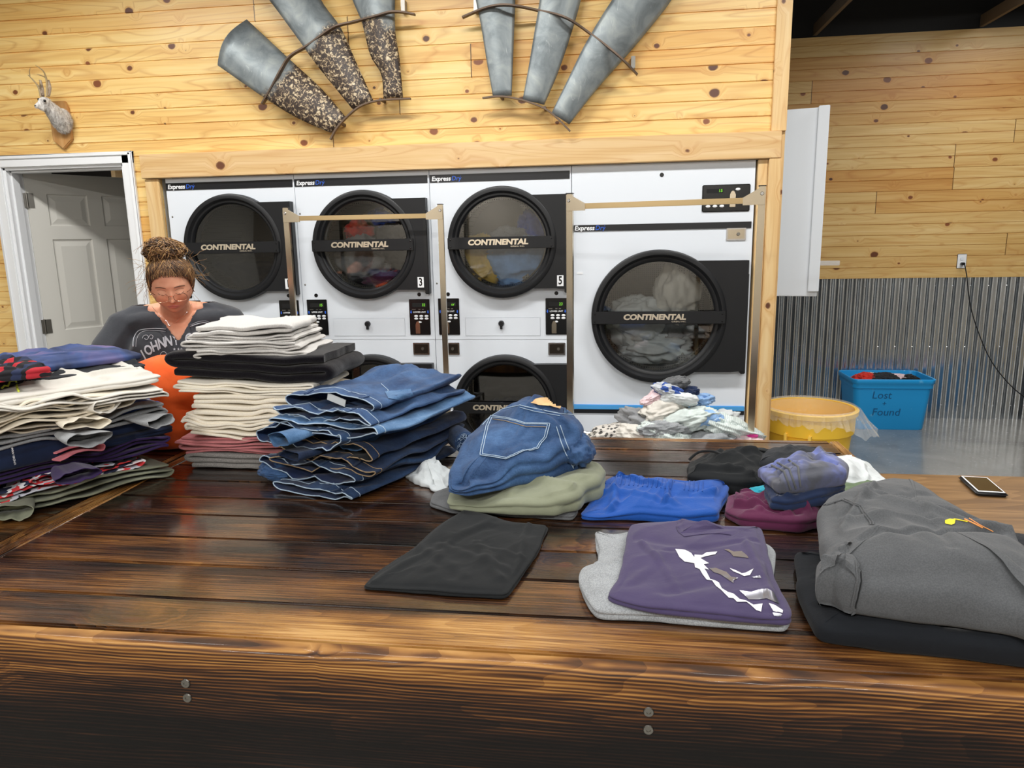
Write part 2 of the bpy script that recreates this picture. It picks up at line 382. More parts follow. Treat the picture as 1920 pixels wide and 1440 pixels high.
def board_wall(x0, x1, z0, z1, yf, strip, zo, depth=.016, g=.004):
    """tongue and groove cladding: one profile run along X (grooves are real)"""
    prof = [(yf+depth, z0)]; k = math.ceil((z0-zo)/strip - 1e-6)
    prof.append((yf, z0)); z = zo+k*strip
    while z < z1-.01:
        if z > z0+.01: prof += [(yf, z-g), (yf+.006, z-g*.4), (yf+.006, z+g*.4), (yf, z+g)]
        z += strip
    prof += [(yf, z1), (yf+depth, z1)]
    n = len(prof); vs = [(x0, y, z) for y, z in prof]+[(x1, y, z) for y, z in prof]
    return B().add(vs, [(i, i+n, i+1+n, i+1) for i in range(n-1)] + [tuple(range(n)), tuple(range(2*n-1, n-1, -1)), (n-1, 2*n-1, n, 0)])
ZT = 3.7
DX0, DX1, DZ = -3.452, -2.652, 2.035           # doorway
b = board_wall(-5, DX0-.0, 0, ZT, 0, .087, -.016)
for q in (board_wall(DX0, DX1, DZ, ZT, 0, .087, -.016), board_wall(DX1, -2.43, 0, ZT, 0, .087, -.016), board_wall(-2.43, 1.10, 2.0, ZT, 0, .087, -.016)): b.add(q.v, q.f)
struct('wall_dryer_side', b, 'pine')
struct('wall_dryer_side_core', B().box(-5, DX0, .016, .12, 0, ZT).box(DX0, DX1, .016, .12, DZ, ZT).box(DX1, -2.43, .016, .12, 0, ZT).box(-2.43, 1.1, .016, .12, 1.965, ZT), 'paintwall').name = 'wall_dryer_side'
# end of the dryer partition
struct('wall_partition_end', B().box(1.06, 1.10, .12, 1.6, 0, ZT), 'paintwall')
struct('wall_partition_rear', B().box(-2.43, 1.06, 1.3, 1.35, 0, ZT), 'studroom')
# fir header and uprights round the dryers
struct('trim_1', B().box(-2.52, 1.092, -.045, 0, 1.942, 2.078), 'fir', bevel=.003)
struct('trim_2', B().box(-2.515, -2.425, -.025, 0, 0, 1.938), 'firv', bevel=.003)
struct('trim_3', B().box(1.035, 1.10, -.045, .04, 0, 1.940), 'firv', bevel=.003)
struct('trim_4', B().box(.985, 1.034, -.018, .04, 0, 1.940), 'firv', bevel=.002)
struct('trim_5', B().box(1.042, 1.118, -.02, 0, 2.08, ZT), 'firv', bevel=.002)
struct('trim_6', B().box(1.10, 1.118, 0, .09, 0, ZT), 'firv', bevel=.002)
# far wall: pine above, corrugated steel below
struct('wall_far', board_wall(.9, 5.2, 1.187, 3.075, 2.25, .0868, 1.187), 'pine_far')
struct('wall_far_core', B().box(.9, 5.2, 2.285, 2.4, 0, CEIL), 'darkwall').name = 'wall_far'
n = 0; vs = []; pitch = .0678; xs = np.arange(.9, 5.2, pitch/16)
prof = [2.262 - .0105*np.sin(2*PI*x/pitch) for x in xs]
vs = [(x, y, 0.0) for x, y in zip(xs, prof)]+[(x, y, 1.186) for x, y in zip(xs, prof)]; k = len(xs)
struct('wall_far_corrugated', B().add(vs, [(i, i+1, i+1+k, i+k) for i in range(k-1)]), 'corrug', smooth=True, ang=80)
scr = B()
for zz in (.617, .12, 1.12):
    for i in range(32): scr.ball((1.1+i*pitch*2, 2.247, zz), .0045, 8, 4)
o = struct('wall_far_screws', scr, 'chrome'); o.name = 'wall_far_corrugated'
# rafters under the black foil at the back
for i, x in enumerate((1.80, 3.02, 4.24)):
    struct('trim_%d' % (7+i), B().box(x-.014, x+.014, -1.0, 2.25, 3.086, 3.17), 'rafter')
struct('ceiling_foil', B().box(1.12, 5.2, -1.0, 2.28, 3.46, 3.48), 'foil').name = 'ceiling'

# doorway: casing, jambs, stop, the six panel door standing open
cs = B()
for (a, c_) in ((.0, .068),):
    cs.box(DX0-.068, DX0, -.018, 0, 0, DZ+.068).box(DX1, DX1+.068, -.018, 0, 0, DZ+.068).box(DX0-.068, DX1+.068, -.018, 0, DZ, DZ+.068)
    cs.box(DX0-.062, DX0-.046, -.026, -.018, 0, DZ+.062).box(DX1+.046, DX1+.062, -.026, -.018, 0, DZ+.062).box(DX0-.062, DX1+.062, -.026, -.018, DZ+.046, DZ+.062)
struct('door_1_casing', cs, 'whitetrim', bevel=.003).name = 'door_1'
jb = B().box(DX0-.003, DX0+.016, -.002, .13, 0, DZ).box(DX1-.016, DX1+.003, -.002, .13, 0, DZ).box(DX0, DX1, -.002, .13, DZ-.016, DZ+.002)
jb.box(DX0+.016, DX0+.028, .03, .085, 0, DZ-.016).box(DX1-.028, DX1-.016, .03, .085, 0, DZ-.016).box(DX0+.016, DX1-.016, .03, .085, DZ-.028, DZ-.016)
struct('door_1_jamb', jb, 'whitetrim', bevel=.002).name = 'door_1'
door = link('door_2', None); door['kind'] = 'structure'; door.location = (DX0+.022, .125, 0); door.rotation_euler = (0, 0, math.radians(58))
LW, LH = .79, 2.012
def panel_door(w, h, t, panels):
    """slab with recessed raised panels on the -Y face"""
    b = B(); bw = .026
    xs = sorted({0, w} | {p[0] for p in panels} | {p[1] for p in panels}); zs = sorted({0, h} | {p[2] for p in panels} | {p[3] for p in panels})
    for side in (0, 1):
        y = 0 if side == 0 else t; sg = 1 if side == 0 else -1
        for i in range(len(xs)-1):
            for j in range(len(zs)-1):
                x0, x1, z0, z1 = xs[i], xs[i+1], zs[j], zs[j+1]
                inp = [p for p in panels if p[0] <= x0+1e-6 and p[1] >= x1-1e-6 and p[2] <= z0+1e-6 and p[3] >= z1-1e-6]
                if not inp: b.add([(x0, y, z0), (x1, y, z0), (x1, y, z1), (x0, y, z1)], [(0, 1, 2, 3)])
        for (x0, x1, z0, z1) in panels:
            lv = [(0, 0), (.006, .010), (.014, .010), (.045, .002)]; ring = []
            for (ins, dp) in lv: ring.append([(x0+ins, y+sg*dp, z0+ins), (x1-ins, y+sg*dp, z0+ins), (x1-ins, y+sg*dp, z1-ins), (x0+ins, y+sg*dp, z1-ins)])
            vs = [v for r in ring for v in r]; fs = []
            for q in range(3):
                for k in range(4): fs.append((q*4+k, q*4+(k+1) % 4, (q+1)*4+(k+1) % 4, (q+1)*4+k))
            fs.append((12, 13, 14, 15)); b.add(vs, fs)
    b.add([(0, 0, 0), (w, 0, 0), (w, t, 0), (0, t, 0), (0, 0, h), (w, 0, h), (w, t, h), (0, t, h)], [(0, 1, 2, 3), (4, 5, 6, 7), (0, 3, 7, 4), (1, 2, 6, 5)])
    return b
P6 = [(a, c_, z0, z1) for a, c_ in ((.115, .355), (.445, .675)) for z0, z1 in ((.22, .86), (1.01, 1.60), (1.685, 1.885))]
d = panel_door(LW, LH, .036, P6).obj('door_leaf', 'whitedoor', door, loc=(0, 0, .008)); d['label'] = 'open grey-white six panel leaf'
for z in (.25, 1.052, 1.849):
    h = B().box(-.040, -.002, -.005, -.002, z-.045, z+.045).box(.002, .040, -.004, -.001, z-.045, z+.045); h.tube([(0, -.006, z-.047), (0, -.006, z+.047)], .0065, 10)
    h.obj('door_hinge', 'zinc', door)
B().lathe([(0, -.06), (.02, -.058), (.027, -.045), (.024, -.03), (.011, -.02), (.011, 0)], cx=LW-.065, cz=.95, axis='Y', seg=20).obj('door_knob', 'steel', door, smooth=True)
# the unlit store room behind
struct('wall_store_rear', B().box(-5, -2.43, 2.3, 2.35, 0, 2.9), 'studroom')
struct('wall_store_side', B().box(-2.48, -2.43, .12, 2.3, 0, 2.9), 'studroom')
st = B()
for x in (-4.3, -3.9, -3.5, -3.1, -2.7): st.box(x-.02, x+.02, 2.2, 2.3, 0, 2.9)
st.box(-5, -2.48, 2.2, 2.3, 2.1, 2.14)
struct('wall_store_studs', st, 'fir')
rl = bpy.data.lights.new('store_light', 'POINT'); rl.energy = 9; rl.shadow_soft_size = .1; o = bpy.data.objects.new('store_light', rl); COL.objects.link(o); o.location = (-3.9, 1.5, 2.6)

# tube fixtures over the hall, with unseen ones added as fill (above the frame)
fx = None
for i, (lx, ly) in enumerate(LAMPS):
    if fx is None:
        fx = thing('ceiling_or_fill_light', 'white tube light fixture hanging from the ceiling', 'ceiling light', (lx, ly, 3.22), group='tube lights over the hall')
        B().box(-.66, .66, -.13, .13, .0, .05).obj('housing', 'white', fx, bevel=.006)
        for x in (-.5, .5): B().tube([(x, 0, .05), (x, 0, CEIL-3.22)], .004, 6).obj('hanger', 'zinc', fx)
    else: dup(fx, (lx, ly, 3.22))

# ---------------------------------------------------------------- wall outlet and cord
ou = thing('wall_outlet', 'white duplex outlet on the far pine wall with a black cord plugged in', 'outlet', (3.046, 2.25, 1.318))
B().box(-.036, .036, -.006, 0, -.058, .058).obj('cover_plate', 'whitetrim', ou, bevel=.003)
for z in (-.02, .02):
    B().lathe([(0, -.009), (.015, -.009), (.016, -.006)], cz=z, axis='Y', seg=18).obj('socket', 'white', ou, smooth=True)
cp = [(3.05, 2.20, 1.29), (3.07, 2.19, 1.20), (3.12, 2.20, .98), (3.20, 2.2, .76), (3.32, 2.2, .52), (3.47, 2.2, .33), (3.62, 2.2, .20), (3.78, 2.2, .10), (3.9, 2.15, .02)]
def smooth_path(p, n=8):
    p = [Vector(q) for q in p]; out = []
    for i in range(len(p)-1):
        a, b_, c_, d_ = p[max(0, i-1)], p[i], p[i+1], p[min(len(p)-1, i+2)]
        for k in range(n):
            t = k/n; out.append(.5*((2*b_)+(c_-a)*t+(2*a-5*b_+4*c_-d_)*t*t+(3*b_-a-3*c_+d_)*t**3))
    return out+[p[-1]]
cord = thing('power_cord', 'black power cord hanging from the outlet down the corrugated wall', 'cord', (3.046, 2.25, 1.298))
B().tube([Vector(q)-Vector((3.046, 2.25, 1.298)) for q in smooth_path(cp)], .0042, 8).obj('cable', 'black', cord, smooth=True)
B().box(-.012, .012, -.045, -.008, -.012, .010).obj('plug', 'black', cord, bevel=.004)
bx = thing('floor_speaker', 'dark grey box standing on the floor at the right edge of the photo', 'box', (3.62, 1.86, 0))
B().box(0, .35, 0, .3, 0.0, .46).obj('cabinet', 'darkwall', bx, bevel=.01)
for (x, y) in ((.04, .04), (.31, .04), (.04, .26), (.31, .26)): B().lathe([(0, 0), (.015, 0), (.015, .004), (0, .004)], cx=x, cy=y, seg=10).obj('foot', 'black', bx)

# ---------------------------------------------------------------- white metal cabinet with its door standing open, on the partition end
wc = thing('metal_cabinet', 'tall white metal cabinet with its door open beside the wooden post', 'cabinet', (1.105, .55, 1.18))
B().box(.0, .05, 0, .5, 0, 1.09).obj('cabinet_body', 'white', wc, bevel=.004)
Mx = Matrix.Translation((.045, .0, 0)) @ Matrix.Rotation(math.radians(-13), 4, 'Z')
B().box(0, .315, -.0, .012, 0, 1.09, Mx).box(.262, .322, -.028, -.001, .03, 1.095, Mx).obj('cabinet_door', 'white', wc, bevel=.003)
B().box(.32, .43, -.006, .002, .185, .213, Mx).obj('latch_bar', 'chrome', wc, bevel=.002)
# ================================================================ dryers
def plate_hole(b, x0, x1, z0, z1, cx, cz, R, y=0, seg=64):
    an = sorted(set([2*PI*k/seg for k in range(seg)] + [math.atan2(zz-cz, xx-cx) % (2*PI) for xx in (x0, x1) for zz in (z0, z1)]))
    vs = []
    for a in an:
        c_, s_ = cos(a), sin(a); t = min([(x1-cx)/c_ if c_ > 1e-9 else 1e9, (x0-cx)/c_ if c_ < -1e-9 else 1e9, (z1-cz)/s_ if s_ > 1e-9 else 1e9, (z0-cz)/s_ if s_ < -1e-9 else 1e9])
        vs += [(cx+R*c_, y, cz+R*s_), (cx+t*c_, y, cz+t*s_), (cx+R*c_, y+.05, cz+R*s_)]
    n = len(an); fs = []
    for i in range(n):
        j = (i+1) % n; fs += [(3*i, 3*i+1, 3*j+1, 3*j), (3*i, 3*j, 3*j+2, 3*i+2)]
    b.add(vs, fs)
m = Mat('perforated_drum'); P = m.co(); X, Y, Z = m.xyz()
vo = m.n('ShaderNodeTexVoronoi', i={'Scale': 75., 'Randomness': .12}); m.l(P, vo.inputs['Vector'])
m.set(col=m.mix(m.ramp(vo.outputs['Distance'], [(.26, 1.), (.31, 0.)]), lin('77736b'), lin('0a0a0a')), metal=.5, rough=.4); M['drum'] = m.m
m = Mat('ribbed_black'); m.set(col='101114', rough=.38); M['ribblack'] = m.m
def door_unit(name, parent, cx, cz, R, G, xr, zt, zb, number, glass, lz=.033, txt=.041, ring=.055):
    """round door: ring with hinge plate, glass, bar with lettering"""
    b = B(); k = R/.31
    b.lathe([(G-.004, -.012), (G, -.032), (G+.008*k, -.040), (G+.018*k, -.040), (G+.03*k, -ring), (R-.010, -ring), (R-.003, -ring+.004), (R, -ring+.014), (R, .0)], cx=cx, cz=cz, axis='Y', seg=96)
    a = math.radians(57); q = [(cx+(R-.004)*cos(a), cz+(R-.004)*sin(a))]
    pts = []
    for i in range(13):       # concave shoulder of the hinge plate
        t = i/12; xx = q[0][0]+(xr-.075-q[0][0])*t; e = t*t*(3-2*t)
        pts.append((xx, cz+(R-.004)*sin(a)+(zt-cz-(R-.004)*sin(a))*min(1, 1.35*t-.35*t*t)))
    pts += [(xr, zt)]
    low = [(x, 2*cz-z) for x, z in pts]; low[-1] = (xr, zb)
    arc = [(cx+(R-.006)*cos(t), cz+(R-.006)*sin(t)) for t in np.linspace(-a, a, 25)]
    poly = pts + low[::-1] + [(x, z) for x, z in arc[1:-1]]
    n = len(poly); y0, y1 = -ring+.006, 0
    bm = bmesh.new(); vv = [bm.verts.new((p[0], y0, p[1])) for p in poly]; fce = bm.faces.new(vv)
    ex = bmesh.ops.extrude_face_region(bm, geom=[fce]); bmesh.ops.translate(bm, verts=[v for v in ex['geom'] if isinstance(v, bmesh.types.BMVert)], vec=(0, y1-y0, 0))
    bmesh.ops.recalc_face_normals(bm, faces=bm.faces); bmesh.ops.triangulate(bm, faces=[f for f in bm.faces if len(f.verts) > 4])
    bm.verts.ensure_lookup_table(); b.add([v.co[:] for v in bm.verts], [tuple(v.index for v in f.verts) for f in bm.faces]); bm.free()
    d = b.obj(name, 'black', parent, smooth=True, ang=40)
    B().box(xr-.022, xr+.004, -.05, 0, zb-.02, zt-.07).obj('hinge_strip', 'ribblack', d, bevel=.004)
    B().lathe([(0, -.030), (G*.5, -.029), (G-.002, -.024)], cx=cx, cz=cz, axis='Y', seg=64).obj('door_glass', glass, d, smooth=True)
    bb = B().box(cx-R+.004, cx+R-.012, -ring-.012, -ring+.012, cz-lz, cz+lz)
    bb.obj('door_bar', 'black', d, bevel=.003)
    sc_ = B()
    for sx in (-1, 1):
        for sz in (-1, 1): sc_.lathe([(0, -.002), (.004, -.0015), (.005, 0)], cx=cx+sx*(R-.025)-.004, cz=cz+sz*lz*.6, axis='Y', cy=-ring-.012, seg=12)
    sc_.obj('bar_screws', 'blackgloss', d)
    t = text('lettering', 'CONTINENTAL', txt, 'letter_metal', d, (cx-.02*k, -ring-.0125, cz+.003), bold=.0020, shear=.12, sx=1.18, extrude=.0015); t['label'] = 'polished metal CONTINENTAL lettering'
    text('lettering', 'GIRBAU INC.', txt*.27, 'letter_metal', d, (cx+.092*k, -ring-.0125, cz-lz*.62), sx=1.25, extrude=.0008)
    if number:
        s = B().box(xr-.063, xr-.027, -ring+.0045, -ring+.0065, zb+.018, zb+.078).obj('number_sticker', 'lettwhite', d)
        text('lettering', number, .062, 'blackgloss', d, (xr-.045, -ring+.0038, zb+.048), bold=.0012, sx=.72)
    return d
def express(parent, x, z, s=.035, y=-.0045):
    a = text('lettering', 'Express', s, 'lettwhite', parent, (x, y, z), bold=.0008, shear=.15, align='LEFT', extrude=.0004)
    wdt = max(v.co.x for v in a.data.vertices)
    text('lettering', 'Dry', s, 'lettblue', parent, (wdt+.003, y, z), shear=.15, align='LEFT', extrude=.0004)
    B().tube([(wdt+s*1.52, y-.0003, z+s*.22), (wdt+s*1.66, y-.0003, z+s*.45)], .0007, 5).obj('lettering', 'lettblue', parent)
def control(parent, x0, x1, z0, z1, digits, unit, up=True):
    p = B().box(x0, x1, -.006, 0, z0, z1).obj('control_panel', 'blackgloss', parent, bevel=.002)
    w_, cx = x1-x0, (x0+x1)/2
    B().box(x0+.02, x1-.018, -.0072, -.006, z1-.045, z1-.022).obj('display', 'darkhole', p)
    if digits: text('digits', digits, .022, 'green_led', p, (x1-.036, -.0076, z1-.034), shear=.1, sx=.95)
    for (xx, ww) in ((.028, .022), (.062, .012), (.082, .012)): B().box(x0+xx-ww/2, x0+xx+ww/2, -.0066, -.006, z1-.062, z1-.057).obj('pictogram', 'zinc', p)
    text('lettering', unit, .0125, 'lettwhite', p, (cx, -.0063, z1-.075), bold=.0002)
    for sx in (x0+.011, x1-.011):
        s = 1 if up else -1; zc = z1-.075
        B().prism([(sx-.006, zc), (sx, zc+.009*s), (sx+.006, zc), (sx+.003, zc), (sx+.003, zc-.009*s), (sx-.003, zc-.009*s), (sx-.003, zc)], -.0068, -.006).obj('arrow', 'lettblue', p)
    for i in range(3):
        for j in range(2): B().ball((x0+.04+i*.031, -.006, z1-.098-j*.0155), (.012, .002, .0065), 16, 6).obj('button', 'lettwhite', p, smooth=True)
    B().ball((x0+.062, -.006, z1-.134), (.010, .002, .0055), 16, 6).obj('button', 'lettwhite', p, smooth=True)
    c = B().prism([(x0+.035, z0+.008), (x0+.062, z0+.008), (x0+.062, z0+.06), (x0+.0565, z0+.075), (x0+.0485, z0+.081), (x0+.0405, z0+.075), (x0+.035, z0+.06)], -.010, -.006).obj('coin_slot', 'steel', p, bevel=.0015)
    return p
def coin_box(parent, x0, x1, z0, z1, mat='darksteel'):
    c = B().box(x0, x1, -.008, 0, z0, z1).obj('coin_box', 'chrome', parent, bevel=.002)
    B().box(x0+.008, x1-.008, -.0095, -.008, z0+.008, z1-.008).obj('coin_door', mat, c)
    B().lathe([(0, -.016), (.008, -.016), (.010, -.0095)], cx=(x0+x1)/2+.01, cz=(z0+z1)/2, axis='Y', seg=16).obj('coin_lock', 'zinc', c, smooth=True)
M['darksteel'] = plain('dark_steel', '4a433d', .3, .9)
def drum(parent, cx, cz, r, depth=.62):
    dr = B().lathe([(r-.012, .02), (r-.012, .05), (r+.04, .07), (r+.05, depth), (0, depth+.001)], cx=cx, cz=cz, axis='Y', seg=64)
    for a in (.5, 2.6, 4.7):
        Mx = Matrix.Translation((cx, 0, cz)) @ Matrix.Rotation(a, 4, 'Y'); dr.box(-.02, .02, .08, depth, r-.03, r+.045, Mx)
    return dr.obj('drum', 'drum', parent, smooth=True)
def stack_dryer(x0, nums, label, digits, smoked=False):
    t = thing('stacked_dryer', label, 'dryer', (x0, 0, 0), group='stacked dryers')
    b = B(); W_ = .8; e = .0015
    plate_hole(b, e, W_-e, .9835, 1.94, .412, 1.534, .262); plate_hole(b, e, W_-e, .0, .9805, .412, .587, .262)
    b.box(e, W_-e, .004, .008, .0, 0.0001)
    b.add([(e, 0, 0), (W_-e, 0, 0), (W_-e, 1.1, 0), (e, 1.1, 0), (e, 0, 1.94), (W_-e, 0, 1.94), (W_-e, 1.1, 1.94), (e, 1.1, 1.94)], [(0, 3, 7, 4), (1, 2, 6, 5), (4, 5, 6, 7), (3, 2, 6, 7), (0, 1, 2, 3)])
    b.box(e, W_-e, .003, .006, .979, .985)
    b.obj('cabinet_body', 'white', t)
    s = B().box(.003, .790, -.004, 0, 1.873, 1.915).obj('badge_strip', 'stripe', t, bevel=.001); express(s, .014, 1.892)
    door_unit('upper_door', t, .412, 1.534, .309, .252, .784, 1.79, 1.272, nums[0], 'glass_dark' if smoked else 'glass')
    door_unit('lower_door', t, .412, .587, .309, .252, .784, .845, .325, nums[1], 'glass_dark')
    control(t, .025, .149, 1.011, 1.223, digits[0], 'UPPER UNIT', True); control(t, .651, .774, 1.011, 1.220, digits[1], 'LOWER UNIT', False)
    dw = B().box(.182, .620, -.002, 0, 1.004, 1.110).obj('lint_drawer', 'white', t, bevel=.0015)
    B().lathe([(0, -.022), (.013, -.022), (.017, -.012), (.017, 0)], cx=.394, cz=1.077, axis='Y', seg=20).box(.388, .400, -.018, -.002, 1.045, 1.07).obj('drawer_lock', 'black', dw, smooth=True)
    coin_box(t, .665, .763, .893, .965); coin_box(t, .045, .143, .893, .965)
    pl = B()
    for xx in (.085, .713): pl.lathe([(0, -.003), (.010, -.003), (.0115, 0)], cx=xx, cz=1.247, axis='Y', seg=18)
    pl.obj('hole_plugs', 'blackgloss', t, smooth=True)
    sc_ = B()
    for (xx, zz) in ((.022, 1.72), (.022, 1.31), (.022, .78)): sc_.ball((xx, 0, zz), (.0055, .003, .0055), 10, 6)
    sc_.obj('panel_screws', 'zinc', t, smooth=True)
    drum(t, .412, 1.534, .25); drum(t, .412, .587, .25)
    return t
stack_dryer(-2.4, ('1', '2'), 'white stacked dryer behind the woman, leftmost of the three stacks', ('', ''), True)
stack_dryer(-1.6, ('3', '4'), 'white stacked dryer numbered 3 and 4, middle of the three stacks', ('15', '32'))
stack_dryer(-.8, ('5', '6'), 'white stacked dryer numbered 5 and 6 beside the large dryer', ('or', '23'))
t = thing('large_dryer', 'large single white dryer with one big round door tumbling white clothes', 'dryer', (0, 0, 0))
b = B(); plate_hole(b, .002, .975, 0, 1.94, .481, 1.112, .318); b.add([(.002, 0, 0), (.975, 0, 0), (.975, 1.1, 0), (.002, 1.1, 0), (.002, 0, 1.94), (.975, 0, 1.94), (.975, 1.1, 1.94), (.002, 1.1, 1.94)], [(0, 3, 7, 4), (1, 2, 6, 5), (4, 5, 6, 7), (3, 2, 6, 7), (0, 1, 2, 3)])
b.obj('cabinet_body', 'white', t)
s = B().box(.003, .966, -.006, 0, 1.588, 1.622).obj('badge_strip', 'stripe', t, bevel=.001); express(s, .016, 1.604, y=-.0065)
door_unit('front_door', t, .481, 1.112, .370, .307, .955, 1.418, .815, None, 'glass', lz=.034, txt=.041, ring=.06)
p = B().box(.703, .953, -.008, 0, 1.676, 1.818).obj('control_panel', 'blackgloss', t, bevel=.006)
B().box(.725, .812, -.0095, -.008, 1.775, 1.797).obj('display', 'darkhole', p); text('digits', '15', .022, 'green_led', p, (.797, -.010, 1.786), shear=.1)
for i in range(3): B().ball((.735+i*.036, -.008, 1.706), (.013, .002, .007), 16, 6).obj('button', 'lettwhite', p, smooth=True)
B().ball((.888, -.008, 1.792), (.013, .002, .007), 16, 6).obj('button', 'lettwhite', p, smooth=True)
B().prism([(.847, 1.70), (.877, 1.70), (.877, 1.765), (.870, 1.78), (.862, 1.786), (.854, 1.78), (.847, 1.765)], -.013, -.008).obj('coin_slot', 'steel', p, bevel=.0015)
coin_box(t, .837, .940, 1.524, 1.590, 'steel')
bb = B().box(.003, .972, -.010, 0, .575, .603).obj('trim_bar', 'bluebar', t, bevel=.003); bb['label'] = 'glossy blue trim bar'
B().box(.003, .972, -.006, 0, .552, .575).obj('trim_bar', 'stripe', t)
B().lathe([(0, -.003), (.010, -.003), (.0115, 0)], cx=.487, cz=1.878, axis='Y', seg=18).obj('hole_plug', 'blackgloss', t, smooth=True)
B().box(.030, .062, -.002, 0, 1.352, 1.364).obj('sticker', 'lettwhite', t)
drum(t, .481, 1.112, .305, .8)

# ================================================================ laundry carts with hanging rails
def cart(P0, P1, label, H=1.74):
    a = Vector((P0[0], P0[1], 0)); b_ = Vector((P1[0], P1[1], 0)); L = (b_-a).length; ang = math.atan2(b_.y-a.y, b_.x-a.x)
    t = thing('laundry_cart', label, 'laundry cart', tuple(a), ang, group='wheeled laundry carts'); wd = .26
    s = .0145
    for x in (0, L):
        p = B().box(x-s, x+s, -s, s, .14, H).obj('rack_pole', 'steel', t, bevel=.003)
        B().box(x-s-.001, x+s+.001, -s-.001, s+.001, H, H+.004).obj('pole_cap', 'black', p)
    r = B().box(.055, L-.055, -.019, -.003, H-.068, H-.044).obj('hanging_rail', 'brass' if 'brass' in M else 'steel', t, bevel=.002)
    for x, d in ((0, 1), (L, -1)):
        g = B().prism([(x-d*.012, H-.022), (x-d*.012, H-.075), (x+d*.075, H-.075), (x+d*.075, H-.044), (x+d*.012, H-.008)], -.023, -.0150).obj('rail_bracket', 'steel', t, bevel=.001)
        B().lathe([(0, -.028), (.006, -.028), (.008, -.023)], cx=x, cz=H-.030, axis='Y', seg=12).obj('bolt', 'chrome', g)
    fr = B(); zr, zb = .565, .26
    loop = lambda z, i: [(i, -wd+i, z), (L-i, -wd+i, z), (L-i, wd-i, z), (i, wd-i, z)]
    fr.tube(loop(zr, 0), .008, 8, closed=True); fr.tube(loop(zb, .05), .006, 8, closed=True)
    for i in range(15):
        x = L*(i+.5)/15; xb = .05+(L-.1)*(i+.5)/15
        fr.tube([(x, -wd, zr), (xb, -wd+.05, zb), (xb, wd-.05, zb), (x, wd, zr)], .0022, 5)
    for i in range(9):
        y = -wd+2*wd*(i+.5)/9; yb = y*.8
        fr.tube([(0, y, zr), (.05, yb, zb), (L-.05, yb, zb), (L, y, zr)], .0022, 5)
    fr.obj('wire_basket', 'chrome', t, smooth=True)
    ba = B(); ba.tube([(0, -wd+.02, .13), (L, -wd+.02, .13), (L, wd-.02, .13), (0, wd-.02, .13)], .011, 8, closed=True)
    for x in (0, L): ba.tube([(x, -wd+.02, .13), (x, -wd, zr)], .008, 8).tube([(x, wd-.02, .13), (x, wd, zr)], .008, 8).tube([(x, -wd+.02, .13), (x, wd-.02, .13)], .011, 8)
    ba.obj('base_frame', 'steel', t, smooth=True)
    for x in (.0, L):
        for y in (-wd+.02, wd-.02):
            c = B().lathe([(0, -.012), (.040, -.012), (.045, -.006), (.045, .006), (.040, .012), (0, .012)], cx=x, cy=y, cz=.046, axis='Y', seg=20).obj('caster', 'black', t, smooth=True)
            B().box(x-.014, x+.014, y-.018, y-.014, .04, .12).box(x-.014, x+.014, y+.014, y+.018, .04, .12).box(x-.014, x+.014, y-.018, y+.018, .11, .125).obj('caster_fork', 'zinc', c)
    return t
M['brass'] = plain('worn_brass_rail', 'c2ab83', .28, 1.)
cart((-1.492+.012, -.40), (-.668, -.32), 'chrome laundry cart with hanging rail in front of the dryer numbered 3', 1.735)
cart((.030, -.74), (.838, -.90), 'chrome laundry cart with hanging rail in front of the large dryer', 1.745)

# ================================================================ the bins
yb = thing('trash_can', 'round yellow trash can with a clear liner standing behind the table', 'trash can', (1.425, .36, 0))
M['yellow'] = plain('yellow_plastic', 'ffd040', .45); M['yellow2'] = plain('yellow_rim', 'ffda66', .45)
R0 = .258; Hh = .525
B().lathe([(0, .0), (R0*.80, 0), (R0*.83, .02), (R0*.93, Hh-.16), (R0*.93, Hh-.15), (R0*.99, Hh-.14), (R0*1.0, Hh-.035), (R0*1.05, Hh-.03), (R0*1.06, Hh-.004), (R0*1.03, Hh), (R0*.97, Hh-.002), (R0*.92, Hh-.16), (R0*.80, .03), (0, .03)], seg=72).obj('can_body', 'yellow', yb, smooth=True)
for a in (-2.05, 1.1):
    Mx = Matrix.Rotation(a, 4, 'Z') @ Matrix.Translation((R0*.93, 0, Hh-.19))
    hb = B(); hb.box(0, .04, -.075, .075, -.012, .012, Mx @ Matrix.Translation((0, 0, -.045))).box(0, .040, -.075, -.060, -.05, .075, Mx).box(0, .040, .060, .075, -.05, .075, Mx)
    hb.obj('handle', 'yellow2', yb, bevel=.006)
m = Mat('clear_plastic_liner'); nt = m.nt; nz = m.noise(m.co(), 28, 4, .6, 1.); m.set(col='f4f2ec', rough=.16, spec=.7, alpha=.24); m.bump(nz, .8, .01); M['liner'] = m.m
lb = B(); seg = 180; rng = random.Random(5); prof = [(.90, -.28), (.93, -.13), (.965, -.01), (1.02, .008), (1.085, -.004), (1.095, -.05), (1.12, -.10)]
vs = []; 
for j, (r, h) in enumerate(prof):
    for k in range(seg):
        a = 2*PI*k/seg; w_ = mnoise.noise(Vector((cos(a)*5, sin(a)*5, j*.6))); w2 = mnoise.noise(Vector((cos(a)*16, sin(a)*16, j*.4)))
        flare = max(0, cos(a+.25))**3; rr = R0*r*(1+(.008*w_+.006*w2)*(j > 3)*2)
        hh = h
        if j >= 5: rr += flare*.05*(j-4)+.012*w2; hh = h*(.55+.5*w_+1.1*flare)+.02*w2
        vs.append((rr*cos(a), rr*sin(a), Hh+.003+hh))
lb.add(vs, [(j*seg+k, j*seg+(k+1) % seg, (j+1)*seg+(k+1) % seg, (j+1)*seg+k) for j in range(len(prof)-1) for k in range(seg)])
ln = lb.obj('bin_liner', 'liner', None, smooth=True, loc=(1.425, .36, 0)); tag(ln, 'clear plastic liner folded over the rim of the yellow trash can', 'bin liner')

